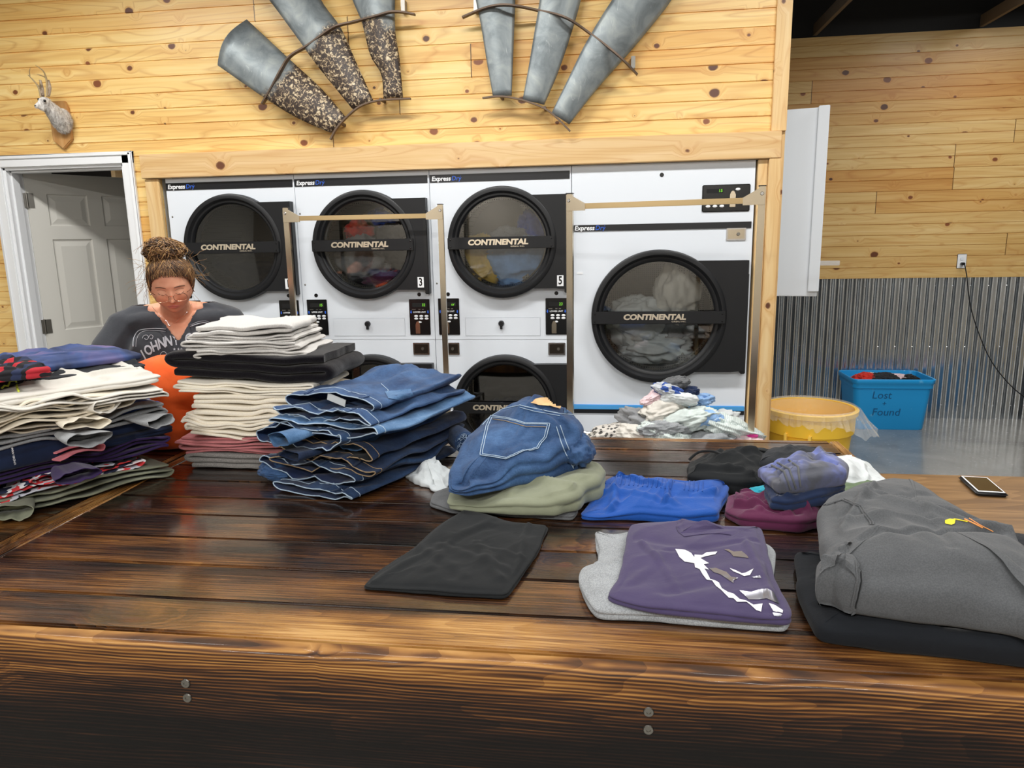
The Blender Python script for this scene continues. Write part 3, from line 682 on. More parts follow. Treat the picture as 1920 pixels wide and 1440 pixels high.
bt = thing('storage_tote', 'bright blue plastic tote marked Lost + Found on the floor by the corrugated wall', 'storage tote', (2.452, 2.02, 0))
M['totblue'] = Mat('blue_plastic'); mm = M['totblue']; nn = mm.noise(mm.co(), 11, 3, .5); mm.set(col=mm.mix(mm.ramp(nn, [(.68, 0.), (.74, .5)]), lin('1ea0e8'), lin('80ccf0')), rough=.38); M['totblue'] = mm.m
def rrect(w, d, r, n=6):
    out = []
    for cx, cy, a0 in ((w-r, d-r, 0), (-w+r, d-r, PI/2), (-w+r, -d+r, PI), (w-r, -d+r, 1.5*PI)):
        for i in range(n+1): a = a0+PI/2*i/n; out.append((cx+r*cos(a), cy+r*sin(a)))
    return out
def loft(b, rings, cap0=True, cap1=True):
    n = len(rings[0]); vs = [v for r in rings for v in r]; fs = []
    for j in range(len(rings)-1):
        for k in range(n): fs.append((j*n+k, j*n+(k+1) % n, (j+1)*n+(k+1) % n, (j+1)*n+k))
    if cap0: fs.append(tuple(range(n-1, -1, -1)))
    if cap1: fs.append(tuple((len(rings)-1)*n+k for k in range(n)))
    return b.add(vs, fs)
Rr = lambda w, d, z, r=.05: [(x, y, z) for x, y in rrect(w, d, r)]
tb = B(); loft(tb, [Rr(.262, .165, 0), Rr(.268, .17, .012), Rr(.294, .192, .340), Rr(.304, .204, .345), Rr(.306, .206, .378), Rr(.312, .211, .383), Rr(.316, .214, .414), Rr(.312, .210, .419), Rr(.303, .202, .416), Rr(.292, .190, .345), Rr(.262, .163, .02)])
tb.obj('tote_body', 'totblue', bt, smooth=True, ang=50)
def on_tote(body, x, z, s):
    me = text_mesh(body, s, .0004, shear=.1); me.transform(Matrix.Translation((x, 0, z)) @ Matrix.Rotation(PI/2, 4, 'X'))
    for v in me.vertices: v.co.y += -(.170 + .022*v.co.z/.345)-.0022
    link('lettering', me, 'marker', bt)
M['marker'] = plain('dark_marker', '0b5a8f', .5)
on_tote('Lost', -.085, .285, .085); on_tote('+', -.06, .215, .06); on_tote('Found', -.04, .145, .085)
# ================================================================ the big torched-pine work table
TZ = .78
tx0, tx1, ty0, ty1 = -1.357, 1.072, -2.932, -1.352
tb = thing('work_table', 'long glossy torched pine work table filling the foreground', 'table', (0, 0, 0))
b = B(); ys = [-2.883, -2.750, -2.588, -2.430, -2.272, -2.135, -1.985, -1.822, -1.666, -1.522, -1.392]; rng = random.Random(3)
for i in range(len(ys)-1): b.box(tx0+.041, tx1-.041, ys[i]+.003, ys[i+1]-.003, TZ-.038, TZ-rng.uniform(0, .002))
b.obj('tabletop_boards', 'char', tb, bevel=.0035)
b = B().box(tx0+.02, tx1-.02, -2.90, -1.37, TZ-.06, TZ-.036); b.obj('underframe', 'black', tb)
def rim(x0, x1, y0, y1, z0, z1, mat, nm='rim_board', jag=False):
    o = B().box(x0, x1, y0, y1, z0, z1).obj(nm, mat, tb, bevel=.006, segs=3); return o
nx = 220; vs = []; fs = []; zb = .41                       # front beam with a slightly uneven eased edge
prof = [(-.046, -.012), (-.0445, -.003), (-.020, .0), (-.009, -.002), (-.003, -.007), (.0, -.018), (.0, -.16), (.004, -.20), (.0, -.24), (-.0, zb-TZ), (-.05, zb-TZ)]
for i in range(nx+1):
    x = tx0+(tx1-tx0)*i/nx; e = .003*mnoise.noise(Vector((x*3, 0, 0)))+.0015*mnoise.noise(Vector((x*14, 3, 0)))
    nk = math.exp(-((x+.345)/.010)**2)*.004
    for k, (dy, dz) in enumerate(prof):
        y = ty0 - dy; f = 1 if 2 <= k <= 5 else 0
        vs.append((x, y+f*(e+nk*.6), TZ-.001+dz+f*(-abs(e)*.6-nk*(k < 4))))
m_ = len(prof); fs = [(i*m_+k, i*m_+k+1, (i+1)*m_+k+1, (i+1)*m_+k) for i in range(nx) for k in range(m_-1)]
fs += [tuple(range(m_)), tuple(nx*m_+k for k in range(m_-1, -1, -1))] + [(i*m_, (i+1)*m_, (i+1)*m_+m_-1, i*m_+m_-1) for i in range(nx)]
B().add(vs, fs).obj('front_beam', 'char_front', tb, smooth=True, ang=60)
rim(tx0, tx0+.040, ty0+.053, ty1, TZ-.14, TZ-.0005, 'char_end'); rim(tx1-.040, tx1, ty0+.053, ty1, TZ-.14, TZ-.0005, 'char_end'); rim(tx0+.041, tx1-.041, ty1-.040, ty1, TZ-.14, TZ-.0005, 'char_side')
for x in (tx0+.06, tx1-.15):
    for y in (ty0+.07, ty1-.16): B().box(x, x+.09, y, y+.09, 0, TZ-.06).obj('table_leg', 'black', tb, bevel=.004)
for x, z in ((-.609, .700), (-.609, .668), (.284, .705), (.284, .669)):
    s = B().lathe([(.0, -.0005), (.0035, -.0005), (.004, -.002), (.0085, -.002), (.0095, 0)], cx=x, cz=z, cy=ty0-.0008, axis='Y', seg=20).obj('screw', 'zincl', tb, smooth=True) if 'zincl' in M else B().lathe([(.0, -.0005), (.0035, -.0005), (.004, -.002), (.0085, -.002), (.0095, 0)], cx=x, cz=z, cy=ty0-.0008, axis='Y', seg=20).obj('screw', 'zinc', tb, smooth=True)

# neighbouring tables: one on the left under the clothes, walnut laminate one on the right
lt = thing('side_table', 'dark stained wood table at the left holding the tall clothes pile', 'table', (0, 0, 0))
b = B()
for i in range(5): b.box(-2.95, -1.40+.0*i, -2.9+i*.30, -2.603+i*.30, TZ-.04, TZ-.004)
b.obj('tabletop_boards', 'char', lt, bevel=.003)
B().box(-1.398, -1.362, -2.93, -1.35, TZ-.13, TZ-.002).obj('rim_board', 'char_end', lt, bevel=.004)
B().box(-2.95, -1.40, -2.93, -2.9, TZ-.13, TZ-.002).obj('rim_board', 'char_side', lt, bevel=.004)
for x in (-2.9, -1.52):
    for y in (-2.85, -1.5): B().box(x, x+.09, y, y+.09, 0, TZ-.04).obj('table_leg', 'black', lt, bevel=.004)
m = Mat('walnut_laminate'); X, Y, Z = m.xyz(); g = m.noise(m.comb(m.math('MULTIPLY', X, 1.6), m.math('MULTIPLY', Y, 22.), 0), 1., 4, .55, .8); g2 = m.noise(m.comb(m.math('MULTIPLY', X, 12.), m.math('MULTIPLY', Y, 300.), 0), 1., 2, .6)
rg = m.math('FRACT', m.math('MULTIPLY', m.noise(m.comb(m.math('MULTIPLY', X, .9), m.math('MULTIPLY', Y, 5.), 0), 1., 2, .5, .4), 14.))
v = m.math('ADD', m.math('MULTIPLY', g, .6), m.math('ADD', m.math('MULTIPLY', g2, .18), m.math('MULTIPLY', rg, .14)))
m.set(col=m.ramp(v, [(.3, '64492f'), (.5, '82623f'), (.68, 'a07e57')]), rough=.34); M['walnut'] = m.m
rt = thing('walnut_table', 'walnut laminate table at the right edge holding the phone', 'table', (0, 0, 0))
B().box(1.074, 2.5, -2.78, -1.735, TZ-.03, TZ-.001).obj('tabletop', 'walnut', rt, bevel=.003)
B().box(1.12, 2.45, -2.74, -1.79, TZ-.09, TZ-.03).obj('apron', 'black', rt)
for x in (1.14, 2.38):
    for y in (-2.72, -1.86): B().box(x, x+.05, y, y+.05, 0, TZ-.09).obj('table_leg', 'black', rt, bevel=.003)
# phone in a rugged case
c0, c1, c2, c3 = at(1800, 900, TZ), at(1838, 936, TZ), at(1886, 931, TZ), at(1845, 897, TZ)
ctr = (c0+c1+c2+c3)/4; ax = ((c1-c0)+(c2-c3)).normalized(); L_ = .158; W_ = .084
ph = thing('smartphone', 'phone in a black case lying screen up on the walnut table', 'phone', (ctr.x, ctr.y, TZ), math.atan2(ax.y, ax.x))
B().box(-L_/2, L_/2, -W_/2, W_/2, .0005, .0125).obj('phone_case', 'black', ph, bevel=.005, segs=3)
B().box(-L_/2+.007, L_/2-.007, -W_/2+.006, W_/2-.006, .0122, .0132).obj('phone_body', 'whitetrim', ph, bevel=.0004)
M['screen'] = plain('phone_screen', '1a1512', .06, spec=.8); B().box(-L_/2+.014, L_/2-.014, -W_/2+.010, W_/2-.010, .0131, .0137).obj('screen', 'screen', ph)
# ================================================================ cloth modelling tools
def _h(ix, iy, iz, seed):
    n = (ix*374761393 + iy*668265263 + iz*2147483647 + seed*1274126177) & 0xffffffff
    n = ((n ^ (n >> 13))*1274126177) & 0xffffffff
    return ((n ^ (n >> 16)) & 0xffff)/32767.5-1
def vnoise(x, y, z=0., seed=0):
    x, y, z = np.broadcast_arrays(np.asarray(x, float), np.asarray(y, float), np.asarray(z, float))
    ix, iy, iz = (np.floor(a).astype(np.int64) for a in (x, y, z)); fx, fy, fz = x-ix, y-iy, z-iz
    s = lambda t: t*t*t*(t*(t*6-15)+10)
    fx, fy, fz = s(fx), s(fy), s(fz); r = 0
    for dx in (0, 1):
        for dy in (0, 1):
            for dz in (0, 1):
                r = r+_h(ix+dx, iy+dy, iz+dz, seed)*(fx if dx else 1-fx)*(fy if dy else 1-fy)*(fz if dz else 1-fz)
    return r
def fbm(x, y, z=0., seed=0, o=3, g=.5):
    a, r, t = 1., 0., 0.
    for i in range(o): r = r+a*vnoise(np.asarray(x)*2**i+i*7.1, np.asarray(y)*2**i, np.asarray(z)*2**i, seed+i); t += a; a *= g
    return r/t
def wrinkle(x, y, seed, sc=9., ang=0., st=.35):
    """long soft creases running along one direction, warped"""
    c, s = cos(ang), sin(ang); u, v = x*c+y*s, -x*s+y*c
    wx = fbm(x*5, y*5, 0, seed+50, 2)*.06; wy = fbm(x*5, y*5, 4., seed+60, 2)*.06
    n = fbm((u+wx)*sc*st, (v+wy)*sc, 1.3, seed, 3)
    return 1-2*np.abs(n)**.8
def resample(pts, n):
    p = np.array(pts+[pts[0]], float); d = np.r_[0, np.cumsum(np.hypot(*np.diff(p, axis=0).T))]; t = np.linspace(0, d[-1], n, endpoint=False)
    return np.c_[np.interp(t, d, p[:, 0]), np.interp(t, d, p[:, 1])]
def smooth_loop(p, k, it=1):
    for _ in range(it): p = (np.roll(p, k, 0)+2*p+np.roll(p, -k, 0))/4
    return p
def O(*items):
    """outline: (px, py, z) points read off the photo at their height, or plain (x, y)"""
    return [tuple(at(*q)[:2]) if len(q) == 3 else q for q in items]
def np_mesh(name, V, F, smooth=True):
    me = bpy.data.meshes.new(name); me.from_pydata([tuple(v) for v in V], [], [tuple(f) for f in F]); me.update()
    if smooth:
        for p in me.polygons: p.use_smooth = True
    return me
def idw(ctrl, x, y):
    w_ = 0; r = 0
    for cx, cy, h in ctrl:
        k = 1/((x-cx)**2+(y-cy)**2+1e-4)**1.3; w_ = w_+k; r = r+k*h
    return r/w_
def garment(name, mat, outline, z0, top, layers=2, wr=.006, wsc=9., wang=0., seed=1, n=200, rnd=.012, side=.004, wob=.004, corner=2, parent=None, creases=(), edgelift=0., base=None, fall=.55, nr=34, nc=7):
    """folded garment: closed shell over a footprint; `top` is a height or control points (px|x, py|y, z); side shows `layers` folded plies"""
    P = smooth_loop(resample(outline, n), 1, 3*corner)
    area = .5*np.sum(P[:, 0]*np.roll(P[:, 1], -1)-np.roll(P[:, 0], -1)*P[:, 1])
    if area < 0: P = P[::-1]
    C = P.mean(0); T = np.roll(P, -1, 0)-np.roll(P, 1, 0); N = np.c_[T[:, 1], -T[:, 0]]; N /= np.linalg.norm(N, axis=1)[:, None]+1e-9
    if not hasattr(top, '__len__'): ctrl = [(C[0], C[1], top)]
    else: ctrl = [((at(q[0], q[1], q[2]).x, at(q[0], q[1], q[2]).y, q[2]) if abs(q[0]) > 20 or abs(q[1]) > 20 else q) for q in top]
    H = lambda x, y: idw(ctrl, x, y)
    Bz = (lambda x, y: base(x, y)) if base else (lambda x, y: z0+0*x)
    an = np.arange(n)/n*60.; V = []; rows = 0
    wr *= 2.0; rg_ = random.Random(seed*7+1); span = max(np.ptp(P[:, 0]), np.ptp(P[:, 1])); creases = list(creases)
    for _ in range(nc):
        k_ = rg_.randrange(n); q0 = C+(P[k_]-C)*rg_.uniform(.55, 1.); aa = math.atan2(C[1]-q0[1], C[0]-q0[0])+rg_.uniform(-.8, .8); L_ = span*rg_.uniform(.22, .55)
        creases.append((q0[0], q0[1], q0[0]+cos(aa)*L_, q0[1]+sin(aa)*L_, rg_.uniform(.35, .9)*wr*rg_.choice((1, 1, -.8)), rg_.uniform(.007, .018)))
    Hb = Bz(P[:, 0], P[:, 1]); Ht = H(P[:, 0], P[:, 1]); Ht = np.maximum(Ht, Hb+.008)
    rr = min(rnd, .5)
    def put(xy, z): V.append(np.c_[xy, z])
    for r in (0.02, .5, .9): put(C+(P-C)*r, Bz(*(C+(P-C)*r).T))
    K = 7*layers+3; lay_off = [fbm(an*.35, 0*an, i*3.7, seed+i, 2)*wob for i in range(layers+1)]
    for k in range(K):
        t = k/(K-1); tw = np.clip(t+.10/layers*fbm(an*.5, 0*an, t*2, seed+9, 2)*(0 < t < 1), 0, 1)
        ph = tw*layers; li = np.minimum(ph.astype(int), layers-1); fr = ph-li
        sc = np.sqrt(np.maximum(0, 1-(2*fr-1)**2)); lo = np.choose(li, lay_off[:layers]) if layers > 1 else lay_off[0]
        bul = (sc-1)*side*1.4 + lo
        cap = max(0, (t-.62)/.38)**2.2 if layers > 0 else 0
        pos = P+N*(bul-rr*.5*cap)[:, None]
        put(pos, Hb+(Ht-rr*.35-Hb)*t + edgelift*fbm(an*.25, 0*an, 2., seed+33, 2)*t)
    base_last = V[-1]
    for j in range(1, nr+1):
        r = 1-(j/nr)**1.15*.985; xy = C+(base_last[:, :2]-C)*r; x, y = xy[:, 0], xy[:, 1]
        de = (1-r)*np.linalg.norm(P-C, axis=1); e = 1-np.exp(-de/rr*1.1)
        z = np.maximum(H(x, y), Bz(x, y)+.008); bl = np.clip(1-de/.05, 0, 1)**2
        z = base_last[:, 2]*(1-e)+z*e
        wv = wr*(.6*(wrinkle(x, y, seed, wsc, wang)-.35)+.8*fbm(x*6, y*6, .5, seed+3, 3))*(1-np.exp(-de/.02)*(1-fall*.6))
        for (ax, ay, bx, by, dep, wid) in creases:
            a_ = np.array([ax, ay]); d_ = np.array([bx-ax, by-ay]); L2 = d_@d_; tt = np.clip(((x-ax)*d_[0]+(y-ay)*d_[1])/L2, 0, 1)
            sx = x-ax-tt*d_[0]+.006*vnoise(tt*5, 0, 0, seed); sy = y-ay-tt*d_[1]; dist = np.hypot(sx, sy)
            sgn = np.sign(sx*d_[1]-sy*d_[0])
            wv = wv+dep*np.exp(-(dist/wid)**2)*(1-.4*tt) - dep*.2*np.exp(-((dist-wid*1.3)/(wid*.6))**2)*(sgn > 0)
        V.append(np.c_[xy, z+wv])
    R = len(V); V = np.vstack(V); F = []
    for j in range(R-1):
        for k in range(n): F.append((j*n+k, j*n+(k+1) % n, (j+1)*n+(k+1) % n, (j+1)*n+k))
    F.append(tuple(range(n-1, -1, -1))); F.append(tuple((R-1)*n+k for k in range(n)))
    return link(name, np_mesh(name, V, F), mat, parent)
def cr(path):
    """smooth a 2D control path"""
    p = [np.array(q, float) for q in path]; out = []
    for i in range(len(p)-1):
        a, b_, c_, d_ = p[max(0, i-1)], p[i], p[i+1], p[min(len(p)-1, i+2)]; m_ = 4 if np.linalg.norm(c_-b_) < .03 else 7
        for k in range(m_):
            t = k/m_; out.append(.5*((2*b_)+(c_-a)*t+(2*a-5*b_+4*c_-d_)*t*t+(3*b_-a-3*c_+d_)*t**3))
    return np.array(out+[p[-1]])
def folds(name, mat, W, D, H, n, th, seed, loc, rz, wav=.004, jit=.03, side0=1, ends=.012, sag=.0, slope=(0, 0), top_w=.004, ny=26, curl=0., parent=None, shear=0., path=None):
    """a cloth folded back and forth: its plies show at the front end. Local frame: X width, Y depth, Z up"""
    rng = random.Random(seed); pts = []
    gap = H/n
    if path is None:
        for i in range(n):
            zc = gap*(i+.5); d = side0*(1 if i % 2 == 0 else -1); a = -W/2+rng.uniform(0, jit)*W; b_ = W/2-rng.uniform(0, jit)*W
            fr = np.linspace(0.03, .97, 9)
            xs = [a+(b_-a)*f for f in fr]; zs = [zc+wav*vnoise(x*14+seed, i*.45, 0, seed)*(1-.0*abs(x)) for x in xs]
            if d < 0: xs, zs = xs[::-1], zs[::-1]
            pts += list(zip(xs, zs))
            if i < n-1: xe = (b_ if d > 0 else a)+d*gap*.35; pts.append((xe, gap*(i+1)))
    else: pts = [(x*W, z*H) for x, z in path]
    p = cr(pts); T = np.gradient(p, axis=0); T /= np.linalg.norm(T, axis=1)[:, None]+1e-9; N = np.c_[-T[:, 1], T[:, 0]]; m_ = len(p)
    s = np.r_[0, np.cumsum(np.hypot(*np.diff(p, axis=0).T))]
    Vs = []; eo = np.array([0, .08, .25, .55])*th; ys = np.concatenate([-D/2+eo, np.linspace(-D/2+th*.8+.002, D/2-th*.8-.002, ny), (D/2-eo)[::-1]]); ef = [.35, .66, .88, .98]
    for q, y in enumerate(ys):
        e = th/2*(ef[q] if q < 4 else ef[len(ys)-1-q] if q > len(ys)-5 else 1)
        dx = .010*vnoise(y*9, p[:, 1]*12, 0, seed+4)+.004*vnoise(y*22, p[:, 1]*40, 1, seed+5)
        dz = wav*.8*vnoise(p[:, 0]*9, y*9, p[:, 1]*6, seed+6)+top_w*(p[:, 1]/H)**2*(wrinkle(p[:, 0], y+0*p[:, 0], seed, 11, .5)-.4)
        yy = y+ends*vnoise(s*5, p[:, 1]*30, 0, seed+8)*(1-q/len(ys))
        for sg in (1, -1):
            xx = p[:, 0]+N[:, 0]*e*sg+dx+shear*p[:, 1]; zz = p[:, 1]+N[:, 1]*e*sg+dz
            zz = zz+slope[0]*xx+slope[1]*yy-sag*(xx/W*2)**2*(.3+.7*p[:, 1]/H)
            Vs.append(np.c_[xx, yy, zz])
    V = np.vstack(Vs); F = []; Q = len(ys)
    ix = lambda q, sg, k: (2*q+sg)*m_+k
    for q in range(Q-1):
        for k in range(m_-1):
            F.append((ix(q, 0, k), ix(q+1, 0, k), ix(q+1, 0, k+1), ix(q, 0, k+1))); F.append((ix(q, 1, k), ix(q, 1, k+1), ix(q+1, 1, k+1), ix(q+1, 1, k)))
        for k in (0, m_-1): F.append((ix(q, 0, k), ix(q, 1, k), ix(q+1, 1, k), ix(q+1, 0, k)) if k == 0 else (ix(q, 0, k), ix(q+1, 0, k), ix(q+1, 1, k), ix(q, 1, k)))
    for q in (0, Q-1):
        for k in range(m_-1): F.append((ix(q, 0, k), ix(q, 0, k+1), ix(q, 1, k+1), ix(q, 1, k)) if q == 0 else (ix(q, 0, k), ix(q, 1, k), ix(q, 1, k+1), ix(q, 0, k+1)))
    o = link(name, np_mesh(name, V, F), mat, parent); o.location = loc; o.rotation_euler = (0, 0, rz)
    try: o.data.set_sharp_from_angle(angle=math.radians(60))
    except Exception: pass
    return o
def legs(name, W, D, H, mat, inner, seam, loc, rz, seed, wav=.008, open_=.8, lens=1., loops=(), band=.035, slope=(0, 0), hem=True, label=None, cat='jeans', group=None, back=.02, wr=.011, sagx=0.):
    """trousers folded flat, waistband opening at local -Y; body runs back along +Y"""
    K = 96; th = .003; a = np.arange(K)/K*2*PI
    t = thing(name, label, cat, loc, rz, group)
    sy = np.concatenate([[0, .004, .012], np.linspace(.03, D-.03, 24), [D-.018, D-.008, D-.002, D]])
    def ring(y, off, inner_=False):
        op = open_*math.exp(-y/.10)+.75*(1-math.exp(-y/.10)); hh = H*op/ .9
        bk = 1. if y < D-.03 else math.sqrt(max(0.02, 1-((y-(D-.03))/.03)**2))
        ca, sa = np.cos(a), np.sin(a)
        tb_ = 1-math.exp(-y/.10); en = max(0, (y-(D-.07))/.07); x = (W/2-off)*(1-.07*en**2.5)*np.sign(ca)*np.abs(ca)**.85; z = (hh/2*bk-off)*np.sign(sa)*np.abs(sa)**(.95*lens*(1-tb_)+.55*tb_)*(1-.25*tb_)
        wv = wav*1.25*vnoise(x*13+seed*3.1, y*6, 0, seed)+wav*.7*vnoise(x*32, y*14, 0, seed+2)
        up = np.clip(sa, 0, 1); z = z+wv+up*wr*wrinkle(x, y+0*x, seed+5, 12, 1.2)*min(1, y/.03)
        yy = y+.014*vnoise(x*7, sa*1.5, 0, seed+9)*math.exp(-y/.06)+.0*x
        return np.c_[x+.008*vnoise(y*8, sa, 0, seed+3), yy-D/2, z+H/2+slope[0]*x+slope[1]*(yy-D/2)-sagx*(x/W*2)**2]
    R = [ring(y, 0) for y in sy]; V = np.vstack(R); n = len(R); F = [(j*K+k, (j+1)*K+k, (j+1)*K+(k+1) % K, j*K+(k+1) % K) for j in range(n-1) for k in range(K)]; F.append(tuple(n*K-1-k for k in range(K)))
    bodyo = link('trouser_body', np_mesh('trouser_body', V, F), mat, t)
    si = [0.0, .004, .012, .03, .06, .10]; R = [ring(y, th) for y in si]; R.append(np.c_[R[-1][:, 0]*.5, R[-1][:, 1]+.02, (R[-1][:, 2]-H/2)*.15+H/2])
    V = np.vstack([ring(0, 0)]+R); n = len(R)+1; F = [(j*K+k, j*K+(k+1) % K, (j+1)*K+(k+1) % K, (j+1)*K+k) for j in range(n-1) for k in range(K)]; F.append(tuple((n-1)*K+k for k in range(K)))
    link('lining', np_mesh('lining', V, F), inner, t)
    if hem:
        B().tube([tuple(v) for v in ring(.001, th*.5)[::2]], .0019, 6, closed=True).obj('waist_seam', seam, t, smooth=True)
        B().tube([tuple(v+np.array([0, 0, .0008*math.copysign(1, sin(a[i*2]))])) for i, v in enumerate(ring(band, -.0004)[::2])], .0010, 5, closed=True).obj('band_stitching', seam, t, smooth=True)
    for lx in loops:
        k = int(np.argmin(np.abs(ring(0, 0)[:K//2, 0]-lx*W/2))); b = B(); pa = [ring(y, -.0035)[k] for y in (.0, .006, .018, .030, .038)]
        vs = []; 
        for q in pa: vs += [(q[0]-.006, q[1], q[2]), (q[0]+.006, q[1], q[2]), (q[0]+.006, q[1], q[2]-.004), (q[0]-.006, q[1], q[2]-.004)]
        fs = [(i*4+j, i*4+(j+1) % 4, (i+1)*4+(j+1) % 4, (i+1)*4+j) for i in range(4) for j in range(4)]+[(3, 2, 1, 0), (16, 17, 18, 19)]
        b.add(vs, fs).obj('belt_loop', mat, t, smooth=True, ang=40)
    return t
def crumple(name, mat, c, r, seed, amp=.35, f=3.2, parent=None, seg=72, rings=44, flat=0., ridge=1.):
    """a loose crumpled piece of cloth"""
    ph = np.linspace(0, PI, rings+1)[:, None]; an = (np.arange(seg)/seg*2*PI)[None, :]
    x = np.sin(ph)*np.cos(an); y = np.sin(ph)*np.sin(an); z = np.cos(ph)+0*an
    q = .45*fbm(x*f*.6, y*f*.6, z*f*.6, seed+7, 2)
    rd = 1-2*np.abs(fbm(x*f+q, y*f+q, z*f, seed, 3, .5))**.7; sm = fbm(x*1.4, y*1.4, z*1.4, seed+2, 2)
    k = 1+amp*(.55*sm+.45*ridge*(rd-.3))
    X = c[0]+r[0]*x*k; Y = c[1]+r[1]*y*k; Z = z*k
    Z = np.where(Z < -(1-flat), -(1-flat), Z); Z = c[2]+r[2]*Z
    V = np.c_[X.ravel(), Y.ravel(), Z.ravel()]; F = [(i*seg+k2, (i+1)*seg+k2, (i+1)*seg+(k2+1) % seg, i*seg+(k2+1) % seg) for i in range(rings) for k2 in range(seg)]
    me = np_mesh(name, V, F); bm = bmesh.new(); bm.from_mesh(me); bmesh.ops.remove_doubles(bm, verts=bm.verts, dist=1e-5); bm.to_mesh(me); bm.free()
    return link(name, me, mat, parent)
def bvh(*objs):
    V = []; F = []
    for o in objs:
        k = len(V); mw = o.matrix_world if o.parent is None else o.parent.matrix_world @ o.matrix_local
        V += [mw @ v.co for v in o.data.vertices]; F += [[i+k for i in p.vertices] for p in o.data.polygons]
    return BVHTree.FromPolygons(V, F)
def onto(tree, px, py, off=.0012):
    d = (f_ + r_*((px-960)/FPX) - u_*((py-720)/FPX)).normalized(); h = tree.ray_cast(Vector(CAM), d)
    if h[0] is None: return None
    nn = h[1] if h[1].dot(d) < 0 else -h[1]
    return h[0]+nn*off
def seam(tree, pts, mat, parent=None, r=.0011, name='stitching', step=3, off=.0012):
    out = []
    for i in range(len(pts)-1):
        (x0, y0), (x1, y1) = pts[i], pts[i+1]; m_ = max(1, int(math.hypot(x1-x0, y1-y0)/step))
        for k in range(m_+(i == len(pts)-2)):
            q = onto(tree, x0+(x1-x0)*k/m_, y0+(y1-y0)*k/m_, off)
            if q is not None and (not out or (q-out[-1]).length < .06): out.append(q)
    if len(out) < 2: return None
    return B().tube(out, r, 6).obj(name, mat, parent, smooth=True)
from mathutils.geometry import delaunay_2d_cdt
def decal(tree, poly, mat, parent=None, name='print', off=.0018, grid=5):
    """thin print laid on a cloth surface, outlined in the photo"""
    n = len(poly); x0, x1 = min(p[0] for p in poly), max(p[0] for p in poly); y0, y1 = min(p[1] for p in poly), max(p[1] for p in poly)
    bd = []
    for i in range(n):
        (ax, ay), (bx, by) = poly[i], poly[(i+1) % n]; m_ = max(1, int(math.hypot(bx-ax, by-ay)/grid)); bd += [(ax+(bx-ax)*k/m_, ay+(by-ay)*k/m_) for k in range(m_)]
    nb = len(bd); pts = [Vector(p) for p in bd]
    gx = x0+grid*.5
    while gx < x1:
        gy = y0+grid*.5
        while gy < y1: pts.append(Vector((gx, gy))); gy += grid
        gx += grid
    r = delaunay_2d_cdt(pts, [], [list(range(nb))], 1, 1e-4); V = [onto(tree, p.x, p.y, off) for p in r[0]]
    keep = [f for f in r[2] if all(V[i] is not None for i in f)]; idx = {}; vv = []
    for f in keep:
        for i in f:
            if i not in idx: idx[i] = len(vv); vv.append(V[i])
    if not keep: return None
    b = B().add(vv, [tuple(idx[i] for i in f) for f in keep]); return b.obj(name, mat, parent, smooth=True, ang=180)
def text_on(tree, body, cpx, cpy, size, mat, parent, rot=0., sx=1., arc=None, name='lettering', bold=0., shear=0., off=.0015, vert=(0., 0.)):
    """lettering printed on a surface; size and position in photo pixels"""
    me = text_mesh(body, 1., 0., bold=bold, shear=shear); bm = bmesh.new(); bm.from_mesh(me)
    bmesh.ops.triangulate(bm, faces=bm.faces); bmesh.ops.subdivide_edges(bm, edges=[e for e in bm.edges if e.calc_length() > .25], cuts=2)
    bad = []
    for v in bm.verts:
        x, y = v.co.x*size*sx, v.co.y*size
        if arc: th = x/arc; x, y = (arc+y)*sin(th), (arc+y)*cos(th)-arc
        X, Y = x*cos(rot)-y*sin(rot), x*sin(rot)+y*cos(rot); q = onto(tree, cpx+X, cpy-Y, off)
        if q is None: bad.append(v)
        else: v.co = q
    bmesh.ops.delete(bm, geom=bad, context='VERTS'); bm.to_mesh(me); bm.free()
    return link(name, me, mat, parent)

def opening(name, mat, W, D, H, loc, rz, seed, parent=None, inner=None, wav=.006, pitch=0.):
    """end of a flattened sleeve or leg: an open tube, local -Y is the mouth"""
    K = 56; a = np.arange(K)/K*2*PI; th = .0022; sy = [0, .004, .015, D*.3, D*.55, D*.8, D-.006, D]
    def ring(y, off):
        k = 1-.35*(y/D)**2; hh = H*(1-.6*(y/D)); x = (W/2*k-off)*np.sign(np.cos(a))*np.abs(np.cos(a))**.8; z = (hh/2-off)*np.sin(a)
        w_ = wav*vnoise(x*26+seed*2.7, y*9, 0, seed)+wav*.6*vnoise(x*60, np.sin(a), 0, seed+1)
        return np.c_[x, y+.012*vnoise(x*18, np.sin(a)*1.3, 0, seed+4)*math.exp(-y/.04), z+w_+H/2-pitch*y]
    R = [ring(.05, th)*[.7, 1, .4]+[0, 0, H*.3], ring(.03, th), ring(.012, th), ring(.003, th)]+[ring(y, 0) for y in sy]; n = len(R)
    V = np.vstack(R); F = [(j*K+k, j*K+(k+1) % K, (j+1)*K+(k+1) % K, (j+1)*K+k) for j in range(n-1) for k in range(K)]+[tuple(range(K)), tuple((n-1)*K+k for k in range(K-1, -1, -1))]
    o = link(name, np_mesh(name, V, F), mat, parent); Mx = Matrix.Translation(loc) @ Matrix.Rotation(rz, 4, 'Z')
    if parent is not None: bpy.context.view_layer.update(); Mx = parent.matrix_world.inverted() @ Mx
    o.matrix_local = Mx; return o
